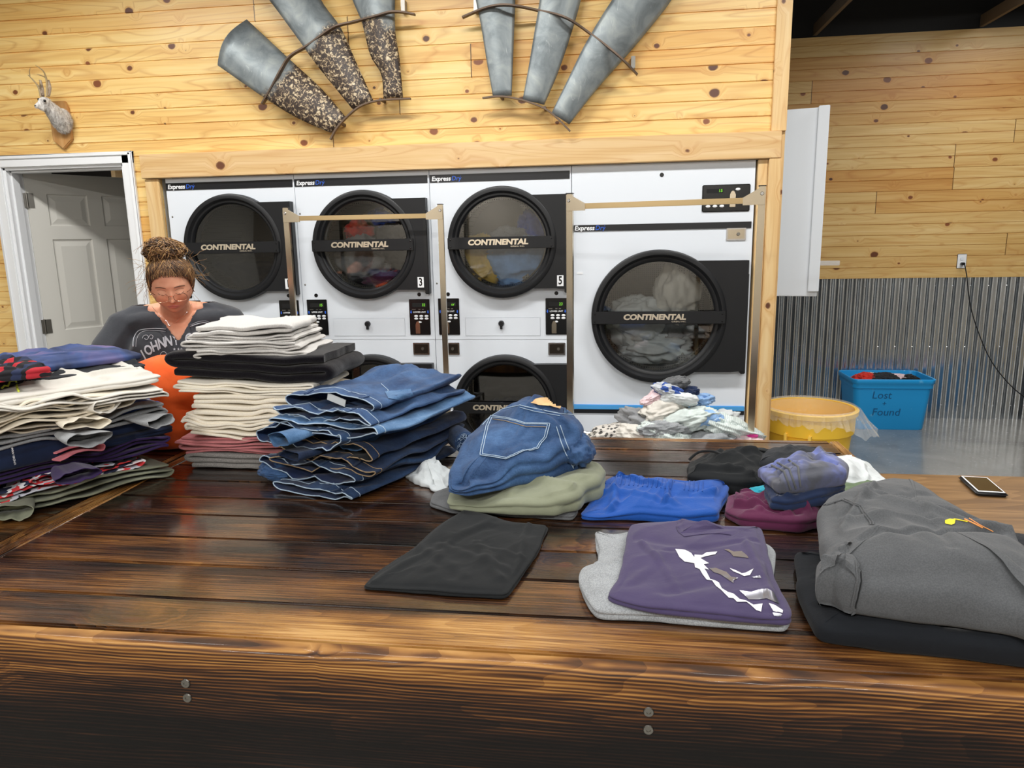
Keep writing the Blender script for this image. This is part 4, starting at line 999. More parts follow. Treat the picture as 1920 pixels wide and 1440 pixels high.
# ================================================================ fabrics
M['grey_terry'] = terry('grey_towel', '8f8b88'); M['pink_towel'] = cloth('pink_towel', 'c4797c', weave=500, wb=.25)
M['cream_terry'] = terry('cream_towel', 'f7efe0', shade=(.94, .90, .82), amp=.35); M['white_terry'] = terry('white_towel', 'cfccc8', shade=(.74, .73, .72), amp=.35); M['cream_thin'] = terry('thin_cream_towel', 'f7f0e2', shade=(.95, .92, .85), amp=.25)
M['black_terry'] = terry('black_towel', '17141a', shade=(.03, .025, .035))
M['cream'] = cloth('cream_cotton', 'dcd3c1', 'cabfaa', mott=.08); M['cream2'] = cloth('ivory_cotton', 'd3cfc7', 'c6c1b7', mott=.08)
M['navy'] = cloth('navy_cotton', '17233f', '0d1428'); M['dkgrey'] = cloth('charcoal_knit', '303236', '242629', sheen=.05); M['heather'] = cloth('heather_grey', 'a2a4a7', heather=.5)
M['heather_lt'] = cloth('pale_heather_grey', 'abafb3', heather=.45, weave=420); M['heather_dk'] = cloth('dark_heather_grey', '6b6d70', heather=.35)
M['purple'] = cloth('purple_cotton', '382457', '291a45'); M['purple_grey'] = cloth('dusty_purple_cotton', '473e5f', '3d3552', mott=.1)
M['olive'] = cloth('olive_twill', '878a76', '747763', weave=500); M['khaki'] = cloth('sage_twill', '868a75', '737763', weave=500)
M['pinkbright'] = cloth('salmon_jersey', 'e2808c', weave=300, wb=.3); M['orange'] = cloth('orange_cotton', 'f5662a', 'dd4a18', mott=.1)
M['black_c'] = cloth('black_cotton', '1d1f21', '17191b', mott=.1, sheen=.05); M['black_leg'] = cloth('black_leggings', '18191c', rough=.7); M['black_cool'] = cloth('black_sweatpants', '181b20', '131519', mott=.1, sheen=.05)
M['royal'] = cloth('royal_blue_mesh', '134c9f', '0f4190', weave=260, wb=.5, rough=.7); M['maroon'] = cloth('maroon_cotton', '5a2544', '481d36'); M['navy2'] = cloth('navy_jersey', '22304f', '192340')
M['teal'] = cloth('teal_cotton', '2fa6bd'); M['white_c'] = cloth('white_cotton', 'd0d4d5', 'c0c6c8', mott=.1); M['sweat'] = cloth('charcoal_fleece', '595b5e', '4e5053', heather=.28, weave=380, mott=.1, fold=.05)
M['green_c'] = cloth('muted_green_cotton', '6e7f62'); M['tan_leather'] = plain('tan_leather', 'd9b27e', .6); M['magenta'] = cloth('magenta_cotton', 'e0499c'); M['softpink'] = cloth('soft_pink_cotton', 'eed3d8', mott=.1)
M['mint'] = cloth('pale_mint_stripe', 'cfd9d6', mott=.1); M['baby_blue'] = cloth('light_blue_cotton', '8fb3e0'); M['yellow_c'] = cloth('yellow_cotton', 'd8b765', 'c19d48', mott=.1); M['red_c'] = cloth('red_cotton', 'd7372b'); M['blue_c'] = cloth('blue_cotton', '1d4fae')
M['denim'] = denim('mid_blue_denim', '22395d', '567aa8', .60); M['denim_l'] = denim('light_blue_denim', '355880', '7a9cc2', .59); M['denim_d'] = denim('dark_denim', '1a2a47', '42638f', .60); M['denim_n'] = denim('navy_denim', '131d34', '2e496f', .60)
M['denim_in'] = denim('denim_inside', '12203c', '2a4370', .5); M['stitch_l'] = plain('pale_stitching', 'a9bdd0', .8); M['stitch_t'] = plain('tan_stitching', '9a8468', .8); M['fray'] = cloth('frayed_denim', '9fb4cc'); M['navy_in'] = cloth('navy_lining', '1c2d55')
M['sheet'] = cloth('thin_white_fabric', 'dfe5e8', 'c9d0d4', mott=.12, fold=.2)
M['print_white'] = plain('white_shirt_print', 'e8e8ec', .5); M['foil_print'] = plain('silver_foil_print', '96969f', .3, .85); M['print_dark'] = plain('dark_shirt_print', '3b3d44', .7); M['cord_green'] = plain('lime_cord', 'c9d64a', .6); M['print_blue'] = cloth('blue_print', '35539c')
def striped(name, cols, scale, axis=0, rough=.9, warp=.02):
    m = Mat(name); P = m.co(); x = m.xyz()[axis]; v = m.math('FRACT', m.math('MULTIPLY', m.math('ADD', x, m.math('MULTIPLY', m.noise(P, 12, 2), warp)), scale))
    k = len(cols); m.set(col=m.ramp(v, [(i/k, c) for i, c in enumerate(cols)], 'CONSTANT'), rough=rough); m.bump(m.noise(P, 30, 4), .3, .006); return m.m
M['rwb'] = striped('red_white_navy_stripe', ['d83a40', 'e8e6ea', '1b2340', 'd83a40', '15161c', 'c9cdd8'], 22, 2, warp=.09)
M['plaid'] = striped('red_black_plaid', ['b32431', '15131a', '222c4c', '15131a'], 14, 0, warp=.08); M['mintstripe'] = striped('grey_mint_stripe', ['d3dbd8', 'b7c3c1'], 130, 0)
m = Mat('animal_print'); vo = m.n('ShaderNodeTexVoronoi', i={'Scale': 55.}); m.l(m.co(), vo.inputs['Vector']); m.set(col=m.ramp(vo.outputs['Distance'], [(.35, '4c4a48'), (.42, 'c9c4bd')]), rough=.9); M['animal'] = m.m
m = Mat('grey_blue_blotch'); n_ = m.noise(m.co(), 11, 3, .5, .6); m.set(col=m.ramp(n_, [(.42, '50525c'), (.55, '5a5f80'), (.66, '6772ad')]), rough=.9, sheen=.2); m.bump(m.noise(m.co(), 40, 4), .3, .005); M['blotch'] = m.m
m = Mat('navy_galaxy'); n_ = m.noise(m.co(), 7, 3, .5, .4); m.set(col=m.ramp(n_, [(.4, '1f2c4e'), (.55, '33477a'), (.7, '6a5c84')]), rough=.8); m.bump(m.noise(m.co(), 30, 4), .25, .005); M['galaxy'] = m.m
m = Mat('blue_white_camo'); n_ = m.noise(m.co(), 16, 1, .3, .8); m.set(col=m.ramp(n_, [(.47, 'b9bdc4'), (.5, '35539c')], 'CONSTANT'), rough=.9); M['bluecamo'] = m.m

def rot2(p, a): return (p[0]*cos(a)-p[1]*sin(a), p[0]*sin(a)+p[1]*cos(a))
def box2(cx, cy, rz, W, D, j=.015, seed=0, n=5):
    rng = random.Random(seed); out = []
    c_ = [(-W/2, -D/2), (W/2, -D/2), (W/2, D/2), (-W/2, D/2)]
    for i in range(4):
        a, b_ = c_[i], c_[(i+1) % 4]
        for k in range(n):
            t = k/n; x, y = a[0]+(b_[0]-a[0])*t, a[1]+(b_[1]-a[1])*t
            s = 1 if k else .985; x = x*s+rng.uniform(-j, j)*(k > 0); y = y*s+rng.uniform(-j, j)*(k > 0); X, Y = rot2((x, y), rz); out.append((cx+X, cy+Y))
    return out
def cl(o, label, cat, group=None): return tag(o, label, cat, group)

# ================================================================ stack of towels
G = 'folded towels in the stack beside the jeans'
def towel(mat, z0, H, n, x0, x1, y0, D, seed, label, rz=0., th=.007, wav=.004, name='folded_towel', **kw):
    """x0..x1: front edge, y0: front; rotated about the front centre"""
    W = x1-x0; cx = (x0+x1)/2; c_, s_ = cos(rz), sin(rz)
    o = folds(name, mat, W, D, H, n, th, seed, (cx-s_*D/2, y0+c_*D/2, z0), rz, wav=wav, **kw); return tag(o, label, 'towel', G)
towel('grey_terry', .782, .056, 3, -1.25, -.80, -1.865, .30, 3, 'grey fluffy towel at the bottom of the towel stack', th=.017, wav=.003, top_w=.002)
towel('pink_towel', .840, .058, 6, -1.275, -.79, -1.875, .31, 7, 'dusty pink towel with many thin plies above the grey towel', th=.0080, wav=.009)
towel('cream_terry', .899, .078, 6, -1.235, -.76, -1.885, .31, 12, 'white towel with looped plies resting on the pink towel', th=.0105, wav=.012, top_w=.002)
towel('cream_terry', .976, .036, 2, -1.225, -.76, -1.88, .31, 15, 'cream fluffy towel, lower of the two plump ones in mid stack', th=.016, wav=.008)
towel('cream_terry', 1.013, .036, 2, -1.215, -.74, -1.875, .31, 16, 'cream fluffy towel, upper of the two plump ones in mid stack', th=.016, wav=.006)
towel('cream_thin', 1.050, .040, 4, -1.265, -.75, -1.875, .32, 19, 'cream towel with a curled left fold just under the black towel', th=.0082, wav=.007)
towel('black_terry', 1.094, .088, 3, -1.290, -.70, -1.865, .33, 23, 'thick black towel in the middle of the towel stack', th=.027, wav=.005, slope=(-.03, 0), sag=-.004, top_w=.001)
towel('white_terry', 1.166, .030, 3, -1.18, -.80, -1.855, .33, 28, 'white towel lying directly on the black towel', rz=.10, th=.0085, wav=.005, side0=-1, slope=(-.02, 0))
towel('white_terry', 1.194, .028, 3, -1.235, -.825, -1.85, .32, 29, 'white towel with a wide right fold, third from the top', rz=.11, th=.0082, wav=.005, slope=(-.015, 0))
towel('white_terry', 1.221, .024, 3, -1.215, -.845, -1.835, .31, 31, 'thin white towel second from the top of the stack', rz=.09, th=.0070, wav=.005)
towel('white_terry', 1.243, .034, 2, -1.205, -.855, -1.83, .33, 34, 'white towel topping the towel stack', rz=.12, th=.015, wav=.006, sag=-.004)

# ================================================================ stack of jeans
G = 'jeans in the tall stack'; RZ = -.37
jc = lambda dx, dy: tuple(Vector((-.600, -1.835, 0))+Vector((*rot2((dx, dy), RZ), 0)))
def jean(dx, dy, z, W, D, H, mat, inner, seed, label, rz=0., seam_='stitch_l', **kw):
    p = jc(dx, dy); return legs('folded_jeans', W, D, H, mat, inner, seam_, (p[0], p[1], z), RZ+rz, seed, label=label, group=G, **kw)
jean(.02, .0, .782, .33, .58, .036, 'denim_d', 'denim_in', 2, 'blue jeans at the very bottom of the jeans stack', wav=.006, open_=.7, loops=(.5,))
jean(-.02, .015, .818, .42, .55, .050, 'denim_d', 'navy_in', 5, 'dark jeans with a wide navy-lined opening near the stack bottom', wav=.013, open_=1.0, loops=(-.6, .3), rz=-.05)
jean(.02, .02, .862, .40, .57, .040, 'denim_n', 'denim_in', 8, 'dark navy jeans with tan stitching low in the stack', wav=.011, open_=.9, seam_='stitch_t', loops=(.7,), rz=.05)
jean(.03, .03, .897, .38, .56, .042, 'denim_n', 'black_c', 11, 'blackish jeans with a pale tag in the middle of the stack', wav=.012, open_=1.0, seam_='stitch_t', loops=(.2,))
jean(-.03, .0, .934, .40, .54, .052, 'denim', 'denim_in', 14, 'mid blue jeans with a gaping waistband in the upper stack', wav=.012, open_=1.1, loops=(-.55, .45), rz=-.08)
jean(.05, .02, .980, .42, .58, .036, 'denim_l', 'denim_in', 17, 'light blue jeans third from the top of the jeans stack', wav=.010, open_=.8, loops=(.5,), rz=.04)
jean(.03, .02, 1.012, .40, .54, .034, 'denim', 'denim_in', 20, 'blue jeans lying second from the top of the jeans stack', wav=.009, open_=.8, loops=(.6,))
tj = jean(.02, .05, 1.042, .36, .52, .046, 'denim', 'denim_in', 23, 'blue jeans topping the stack with a white paper tag at the waist', wav=.010, open_=1.1, loops=(-.5, .7), rz=.03, slope=(0, .02))
bpy.context.view_layer.update()
tr = bvh(tj.children[0]) if tj.children[0].name.startswith('trouser') else bvh(*[c for c in tj.children if c.name.startswith('trouser')])
tg = B().box(-.035, .035, 0, .003, -.011, .011, Matrix.Rotation(.25, 4, 'Y')).obj('paper_tag', 'white_c', tj, loc=(.03, -.25, .030))
for (x, y, z, r, sd, mat, lab) in ((-.215, -.20, .800, (.05, .05, .022), 3, 'denim', ''), ):
    pass
fr = crumple('trouser_leg', 'denim', (0, 0, 0), (.075, .06, .030), 8, .35); q = jc(-.20, -.20); fr.location = (q[0], q[1], .812)
tag(fr, 'crumpled frayed jeans leg sticking out at the left foot of the jeans stack', 'jeans leg')
q = jc(.235, .21); ck = thing('rolled_jeans_cuff', 'rolled jeans leg with frayed hem poking out right of the jeans stack', 'jeans leg', (q[0], q[1], .868), RZ+.35)
B().lathe([(.0, -.07), (.030, -.07), (.038, -.06), (.040, .0), (.037, .05), (.030, .07)], axis='Y', seg=40).obj('cuff_roll', 'denim_d', ck, smooth=True)
fb = B(); rng = random.Random(4)
for i in range(120):
    a = rng.uniform(0, 2*PI); r0_ = rng.uniform(.022, .036); p0 = Vector((r0_*cos(a), -.069, r0_*sin(a))); fb.tube([p0, p0+Vector((rng.uniform(-.008, .008), -rng.uniform(.006, .018), rng.uniform(-.008, .008)))], .0007, 4)
fb.obj('frayed_hem', 'fray', ck); ck.rotation_euler = (0, 0, RZ+.9)

# ================================================================ the mixed clothes pile on the left table
G = 'folded clothes in the tall left pile'; LZ = 1.02
lc = lambda dx, dy: tuple(Vector((-1.60, -2.105, 0))+Vector((*rot2((dx, dy), LZ), 0)))
def lay(kind, name, mat, dx, dy, z, W, D, H, seed, label, cat, n=3, rz=0., **kw):
    p = lc(dx, dy)
    if kind == 'f': o = folds(name, mat, W, D, H, n, kw.pop('th', .005), seed, (p[0], p[1], z), LZ+rz, **kw)
    else: o = garment(name, mat, box2(p[0], p[1], LZ+rz, W, D, seed=seed), z, z+H, layers=n, seed=seed, **kw)
    return tag(o, label, cat, G)
lay('f', 'folded_trousers', 'olive', .0, .0, .780, .66, .42, .058, 3, 'olive trousers with a zip at the bottom of the left pile', 'trousers', 3, th=.006, wav=.012)
lay('f', 'folded_shirt', 'rwb', -.06, .0, .838, .60, .42, .040, 5, 'red white and navy striped garment just above the olive trousers', 'shirt', 3, th=.006, wav=.012)
lay('f', 'folded_shirt', 'purple', .0, .0, .876, .64, .42, .052, 8, 'deep purple shirt low in the left pile', 'shirt', 4, th=.007, wav=.010)
lay('g', 'folded_shirt', 'navy', .08, .01, .925, .55, .42, .026, 9, 'dark shirt with white block lettering above the purple shirt', 'shirt', 2)
lay('g', 'folded_shorts', 'navy2', .10, .02, .950, .50, .40, .048, 10, 'smooth navy shorts under the grey tee on the right of the pile', 'shorts', 1, rnd=.03)
lay('g', 'folded_jacket', 'navy', -.17, -.015, .925, .40, .44, .105, 11, 'thick dark navy jacket with small white sleeve lettering at the photo edge', 'jacket', 2, rnd=.05, wr=.010)
lay('f', 'folded_shirt', 'heather', .07, -.012, .985, .50, .45, .050, 13, 'heather grey tee with dark chest print under the cream shirts', 'shirt', 3, th=.009, wav=.012)
lay('g', 'folded_shirt', 'bluecamo', .17, .02, 1.012, .33, .42, .034, 14, 'grey tee with big blue blotches at the right of the pile', 'shirt', 1, rnd=.03)
lay('f', 'folded_shirt', 'cream', -.10, -.03, 1.030, .50, .46, .040, 17, 'cream tee lowest of the light shirts in the left pile', 'shirt', 4, th=.005, wav=.017, ends=.03)
lay('f', 'folded_shirt', 'cream', -.05, -.035, 1.062, .54, .46, .040, 18, 'cream tee with wavy hems in the middle of the light shirts', 'shirt', 4, th=.005, wav=.016, ends=.03)
lay('f', 'folded_shirt', 'cream2', .04, -.035, 1.085, .56, .47, .032, 19, 'white tee spreading to the right tip of the left pile', 'shirt', 3, th=.006, wav=.014, ends=.03, slope=(-.06, 0))
lay('g', 'folded_shirt', 'cream2', .03, -.01, 1.110, .58, .46, .036, 20, 'bright white tee on top of the light shirts with a small grey print', 'shirt', 2, wr=.013, rnd=.03, wob=.012, wang=.4)
lay('g', 'leggings', 'dkgrey', -.0, .07, 1.135, .66, .34, .030, 21, 'charcoal trousers with a lime drawcord across the top of the left pile', 'trousers', 2, wr=.009, rnd=.03)
lay('g', 'folded_trousers', 'galaxy', .01, .09, 1.165, .66, .30, .034, 22, 'navy and plum trousers on the very top of the left pile', 'trousers', 1, wr=.010, rnd=.03)
lay('g', 'folded_shirt', 'plaid', -.13, -.05, 1.168, .30, .26, .040, 25, 'red and black plaid piece at the top left of the pile', 'shirt', 2, wr=.010, rnd=.02)
pf = folds('folded_towel', 'pinkbright', .13, .12, .034, 2, .005, 4, (*lc(.03, -.19)[:2], .928), LZ, wav=.008, ends=.03); tag(pf, 'small salmon pink cloth sticking out of the left pile', 'cloth')
og = crumple('orange_garment', 'orange', (0, 0, 0), (.20, .16, .20), 3, .10, 1.8, flat=.25, ridge=.5); og.location = (-1.50, -1.55, .93); tag(og, 'bright orange garment the woman is folding between the two stacks', 'shirt')
# ================================================================ middle of the table
# blue jeans with back pocket on sage trousers
G = 'clothes on the middle of the table'
gs = garment('folded_shirt', 'heather_dk', O((805, 948, .785), (850, 962, .785), (900, 960, .785), (960, 968, .785), (1075, 975, .785), (1085, 955, .79), (1100, 925, .79)) + [(.14, -1.9), (-.22, -1.95)] + O((812, 925, .79)), .781, .806, layers=2, seed=4, wr=.004, rnd=.02)
tag(gs, 'grey shirt flattened under the sage trousers', 'shirt')
kh = garment('folded_trousers', 'khaki', O((838, 950, .81), (845, 925, .82)) + [(-.20, -2.0), (-.02, -1.78)] + O((1100, 858, .86), (1128, 868, .86), (1136, 900, .83), (1128, 928, .82), (1100, 940, .81), (1090, 958, .805), (1040, 968, .805), (960, 966, .805), (895, 960, .805)), .802,
             [(860, 940, .835), (1000, 940, .855), (1080, 930, .87), (1120, 880, .885), (-.05, -1.95, .865)], layers=2, seed=14, wr=.010, wsc=10, wang=.35, rnd=.03, side=.006, wob=.008)
tag(kh, 'sage green trousers beneath the blue jeans in mid table', 'trousers')
jn = thing('folded_jeans', 'blue jeans folded pocket up with a tan waist patch on the sage trousers', 'jeans', (0, 0, 0))
jb_ = garment('jeans_body', 'denim', O((842, 920, .862), (842, 895, .87), (870, 850, .90), (905, 800, .94), (950, 765, .98), (990, 745, 1.02), (1045, 748, 1.02), (1075, 765, 1.00), (1085, 800, .96), (1100, 830, .93), (1090, 860, .90), (1065, 882, .875), (1030, 897, .868), (980, 905, .866), (930, 918, .862), (880, 930, .860)), .855,
             [(850, 910, .885), (880, 870, .93), (930, 900, .90), (920, 800, .98), (1000, 745, 1.062), (1060, 765, 1.050), (1080, 820, .975), (1040, 870, .93), (980, 840, .965)], layers=3, seed=21, wr=.007, wsc=8, wang=.9, rnd=.045, side=.010, wob=.006, parent=jn, n=240)
bpy.context.view_layer.update(); tr = bvh(jb_)
pk = [(918, 782), (1030, 806), (1008, 843), (955, 862), (902, 855)]
PK = [(921, 781), (950, 784), (985, 794), (1031, 795), (1024, 820), (1008, 842), (985, 846), (950, 862), (925, 858), (901, 855), (905, 830), (912, 800)]
decal(tr, PK, 'denim', jn, 'back_pocket', off=.003, grid=4)
for off_ in (0, 4):
    c_ = (965, 822); sc = 1-off_/60
    seam(tr, [((x-c_[0])*sc+c_[0], (y-c_[1])*sc+c_[1]) for x, y in PK+[PK[0]]], 'stitch_l', jn, .0012, 'pocket_stitching', off=.0042)
seam(tr, [(925, 787), (950, 791), (985, 801), (1024, 802)], 'stitch_t', jn, .0011, 'pocket_stitching', off=.0042)
seam(tr, [(905, 797), (930, 770), (975, 760), (1010, 768), (1050, 776), (1075, 778)], 'stitch_l', jn, .0014); seam(tr, [(975, 764), (1005, 772), (1050, 780)], 'stitch_l', jn, .001)
seam(tr, [(1043, 800), (1052, 830), (1060, 850), (1075, 878)], 'stitch_l', jn, .0014); seam(tr, [(1050, 798), (1062, 832), (1078, 868)], 'stitch_l', jn, .0012); seam(tr, [(1074, 876), (1090, 850), (1100, 822)], 'stitch_l', jn, .0012)
lp = decal(tr, [(1057, 750), (1064, 748), (1064, 776), (1056, 776)], 'denim_l', jn, 'belt_loop', off=.004)
pt = decal(tr, [(994, 757), (1002, 750), (1020, 747), (1040, 750), (1052, 759), (1048, 768), (1030, 763), (1008, 761)], 'tan_leather', jn, 'waist_patch', off=.006, grid=3)
fl = crumple('folded_leg', 'denim', (0, 0, 0), (.050, .085, .052), 13, .34, 2.6, parent=jn); fl.location = (*at(1082, 835, .93)[:2], .915)
# thin white fabric between the stacks
ws = garment('thin_white_cloth', 'sheet', O((736, 880, .785), (760, 858, .80), (790, 852, .82), (822, 856, .82), (830, 875, .81), (850, 890, .79), (842, 920, .785), (815, 920, .785), (775, 905, .785)), .781, [(800, 862, .845), (770, 885, .80), (830, 905, .80)], layers=1, seed=6, wr=.016, wsc=14, rnd=.025, wob=.01)
tag(ws, 'thin crumpled white cloth between the jeans stack and the pocket jeans', 'cloth')
# black tee in front
bt_ = garment('folded_tshirt', 'black_c', O((866, 957, .80), (905, 962, .80), (950, 975, .80), (985, 975, .80), (1028, 984, .79), (1010, 1030, .79), (985, 1070, .79), (950, 1122, .785), (850, 1116, .785), (760, 1108, .785), (678, 1102, .785), (700, 1080, .785), (775, 1030, .79), (830, 985, .79)), .781,
              [(700, 1095, .795), (850, 1050, .803), (900, 980, .812), (1010, 990, .798), (940, 1105, .800)], layers=2, seed=31, wr=.0045, wsc=8, wang=.75, rnd=.014, side=.003,
              creases=[(*at(690, 1090, .8)[:2], *at(960, 960, .8)[:2], .005, .012), (*at(990, 980, .8)[:2], *at(955, 1118, .8)[:2], .007, .008)])
tag(bt_, 'black tee folded flat alone at the front of the table', 'shirt')
# purple tee on heather grey shirt
hg = garment('folded_tshirt', 'heather_lt', O((1113, 1006, .785), (1150, 1012, .79), (1200, 1000, .79), (1440, 1030, .785), (1455, 1045, .785), (1450, 1100, .785), (1484, 1170, .785), (1478, 1186, .785), (1350, 1176, .785), (1230, 1164, .785), (1115, 1160, .785), (1096, 1130, .785), (1083, 1098, .785), (1092, 1075, .785), (1120, 1068, .785), (1122, 1040, .785)), .781, .812, layers=2, seed=17, wr=.006, rnd=.016, side=.004)
tag(hg, 'pale heather grey tee under the purple tee', 'shirt')
pt_ = thing('folded_tshirt', 'dusty purple tee with white and silver foil print folded on the grey tee', 'shirt', (0, 0, 0))
pb = garment('shirt_body', 'purple_grey', O((1180, 990, .825), (1205, 982, .83), (1275, 975, .835), (1330, 985, .835), (1430, 992, .83), (1434, 1010, .83), (1450, 1080, .825), (1482, 1150, .815), (1483, 1168, .815), (1420, 1166, .815), (1330, 1158, .815), (1220, 1146, .815), (1150, 1128, .815), (1136, 1118, .818), (1160, 1085, .825), (1170, 1040, .83)), .808,
             [(1150, 1115, .832), (1200, 1000, .846), (1300, 1060, .846), (1400, 1000, .848), (1470, 1150, .836), (1300, 1140, .838)], layers=2, seed=23, wr=.0045, wsc=9, wang=.5, rnd=.02, side=.004, parent=pt_, n=240,
             creases=[(*at(1400, 1020, .84)[:2], *at(1462, 1165, .83)[:2], .008, .010), (*at(1290, 985, .84)[:2], *at(1400, 1000, .84)[:2], .004, .008)])
bpy.context.view_layer.update(); tr = bvh(pb)
k = 420/1920
T_ = lambda L: [(1080+x*k, 960+y*k) for x, y in L]
for P_, mt in (([(852, 322), (935, 330), (985, 355), (1015, 395), (1015, 370), (1080, 375), (1120, 350), (1212, 345), (1195, 368), (1110, 385), (1065, 400), (1140, 445), (1095, 455), (1140, 500), (1100, 490), (1120, 520), (1150, 580), (1190, 590), (1225, 610), (1250, 660), (1300, 690), (1350, 705), (1400, 750), (1460, 765), (1520, 800), (1598, 790), (1585, 860), (1545, 845), (1500, 805), (1460, 775), (1380, 775), (1350, 745), (1310, 740), (1240, 670), (1200, 640), (1165, 590), (1120, 585), (1085, 540), (1060, 495), (1020, 480), (1015, 445), (930, 430), (885, 390)], 'print_white'),
               ([(1315, 485), (1370, 505), (1420, 530), (1455, 525), (1520, 490), (1490, 545), (1440, 555), (1400, 535), (1350, 515)], 'print_white'),
               ([(1270, 325), (1310, 325), (1350, 345), (1420, 340), (1475, 385), (1480, 400), (1400, 390), (1350, 385), (1320, 350)], 'foil_print'),
               ([(1140, 485), (1200, 485), (1290, 520), (1330, 560), (1390, 570), (1350, 590), (1350, 615), (1300, 580), (1240, 540), (1180, 520)], 'foil_print'),
               ([(1505, 560), (1580, 548), (1590, 570), (1520, 570)], 'foil_print'),
               ([(1400, 675), (1500, 690), (1560, 670), (1640, 660), (1690, 690), (1740, 790), (1700, 775), (1640, 745), (1560, 755), (1480, 755)], 'foil_print'),
               ([(1655, 785), (1700, 800), (1775, 850), (1770, 870), (1690, 850)], 'print_white'), ([(1685, 865), (1765, 880), (1755, 900), (1695, 895)], 'foil_print')):
    decal(tr, T_(P_), mt, pt_, 'print', grid=3)
seam(tr, T_([(860, 130), (880, 175), (930, 215), (1030, 200), (1130, 190), (1230, 185), (1330, 200)]), 'purple_grey', pt_, .0013, 'collar_seam')
co_ = garment('collar', 'purple_grey', O(*[(x, y, .845) for x, y in T_([(845, 70), (930, 60), (950, 100), (1190, 110), (1310, 130), (1310, 175), (1130, 165), (1000, 185), (890, 185)])]), .835, .852, layers=1, seed=5, wr=.002, rnd=.01, parent=pt_, n=90, nr=10)
# royal blue shorts
bs = garment('folded_shorts', 'royal', O((1086, 968, .79), (1105, 940, .80), (1130, 905, .82), (1150, 888, .83), (1170, 897, .83), (1195, 890, .83), (1215, 898, .83), (1260, 898, .83), (1300, 896, .83), (1335, 905, .82), (1368, 912, .81), (1366, 930, .80), (1352, 955, .79), (1346, 978, .785), (1280, 982, .785), (1200, 974, .785), (1120, 975, .785)), .781,
              [(1110, 955, .805), (1160, 900, .84), (1250, 905, .845), (1330, 930, .825), (1240, 950, .822)], layers=2, seed=41, wr=.011, wsc=9, wang=1.0, rnd=.025, wob=.006)
tag(bs, 'royal blue athletic shorts with a gathered waist in mid table', 'shorts'); bpy.context.view_layer.update(); tr = bvh(bs)
for i in range(22): seam(tr, [(1140+i*8.5, 891+i*.6), (1136+i*8.6, 907+i*.7)], 'royal', bs, .0016, 'gather', step=4)
# dark trousers and rolled things at the back right
bk = garment('folded_trousers', 'black_c', O((1288, 905, .80), (1290, 870, .81), (1290, 855, .83), (1320, 845, .83), (1345, 838, .845), (1400, 838, .845), (1430, 852, .84), (1450, 850, .83), (1440, 900, .80), (1425, 925, .79), (1340, 920, .79)), .781, [(1340, 880, .845), (1380, 845, .865), (1420, 880, .845), (1300, 860, .825)], layers=2, seed=44, wr=.010, rnd=.03)
tag(bk, 'black trousers folded at the back of the table behind the blue shorts', 'trousers')
B().tube(smooth_path([at(1292, 862, .84), at(1310, 848, .862), at(1335, 846, .868), at(1352, 852, .864)]), .0045, 8).obj('waist_tie', 'black_leg', bk, smooth=True)
dg_ = garment('folded_trousers', 'dkgrey', O((1420, 890, .81), (1424, 865, .83), (1440, 852, .84), (1500, 845, .85), (1545, 850, .85), (1540, 880, .83), (1500, 900, .81)), .79, [(1450, 860, .87), (1520, 855, .875)], layers=1, seed=46, wr=.004, rnd=.02)
tag(dg_, 'dark grey waistband edge behind the blotchy rolled shorts', 'trousers')
wt = garment('folded_tshirt', 'white_c', O((1560, 862, .80), (1595, 856, .80), (1630, 872, .795), (1664, 905, .785), (1600, 915, .785), (1540, 905, .79)), .781, [(1585, 868, .83), (1640, 895, .80)], layers=1, seed=47, wr=.007, rnd=.02); tag(wt, 'white tee lying at the far right corner of the big table', 'shirt')
gr = garment('folded_cloth', 'green_c', O((1540, 905, .79), (1600, 908, .79), (1650, 908, .785), (1640, 930, .785), (1560, 940, .785)), .781, .80, layers=1, seed=48, wr=.004); tag(gr, 'muted green cloth in front of the white tee', 'cloth')
te = crumple('folded_cloth', 'teal', (0, 0, 0), (.13, .045, .020), 9, .2); te.location = (*at(1490, 925, .80)[:2], .803); tag(te, 'teal cloth peeking out between the maroon tee and the navy roll', 'cloth')
ma = garment('folded_tshirt', 'maroon', O((1358, 965, .79), (1362, 935, .80), (1385, 922, .81), (1420, 925, .82), (1480, 925, .83), (1570, 925, .82), (1580, 945, .80), (1545, 985, .79), (1500, 998, .785), (1430, 992, .785), (1385, 985, .785)), .781, [(1380, 945, .82), (1430, 950, .835), (1500, 955, .835), (1560, 940, .82)], layers=2, seed=51, wr=.013, wsc=11, wang=-.6, rnd=.03)
tag(ma, 'maroon tee at the bottom of the small rolled stack', 'shirt')
nv = garment('folded_shorts', 'navy2', O((1432, 920, .84), (1450, 900, .85), (1580, 890, .86), (1585, 920, .85), (1545, 938, .845), (1480, 952, .84), (1445, 948, .84)), .828, [(1460, 920, .875), (1560, 905, .885)], layers=2, seed=52, wr=.006, rnd=.028); tag(nv, 'navy shorts rolled between the maroon tee and the blotchy roll', 'shorts')
rl_ = thing('rolled_shorts', 'grey and blue blotchy shorts rolled up on top of the small stack', 'shorts', (0, 0, 0))
rb = garment('shorts_body', 'blotch', O((1420, 885, .885), (1435, 870, .90), (1475, 860, .91), (1530, 848, .915), (1575, 855, .91), (1590, 875, .90), (1588, 900, .885), (1540, 912, .88), (1490, 918, .88), (1460, 920, .88), (1440, 905, .88)), .868, [(1440, 885, .91), (1500, 875, .935), (1565, 870, .935)], layers=1, seed=54, wr=.009, wsc=12, rnd=.035, parent=rl_)
bpy.context.view_layer.update(); tr = bvh(rb)
for (a, b_) in ((((1447, 873), (1470, 884), (1482, 918)), 0), (((1458, 868), (1480, 880), (1492, 916)), 0), (((1478, 862), (1496, 876), (1500, 912)), 1)): seam(tr, a, 'heather_dk', rl_, .003, 'waistband_ridge', step=5)
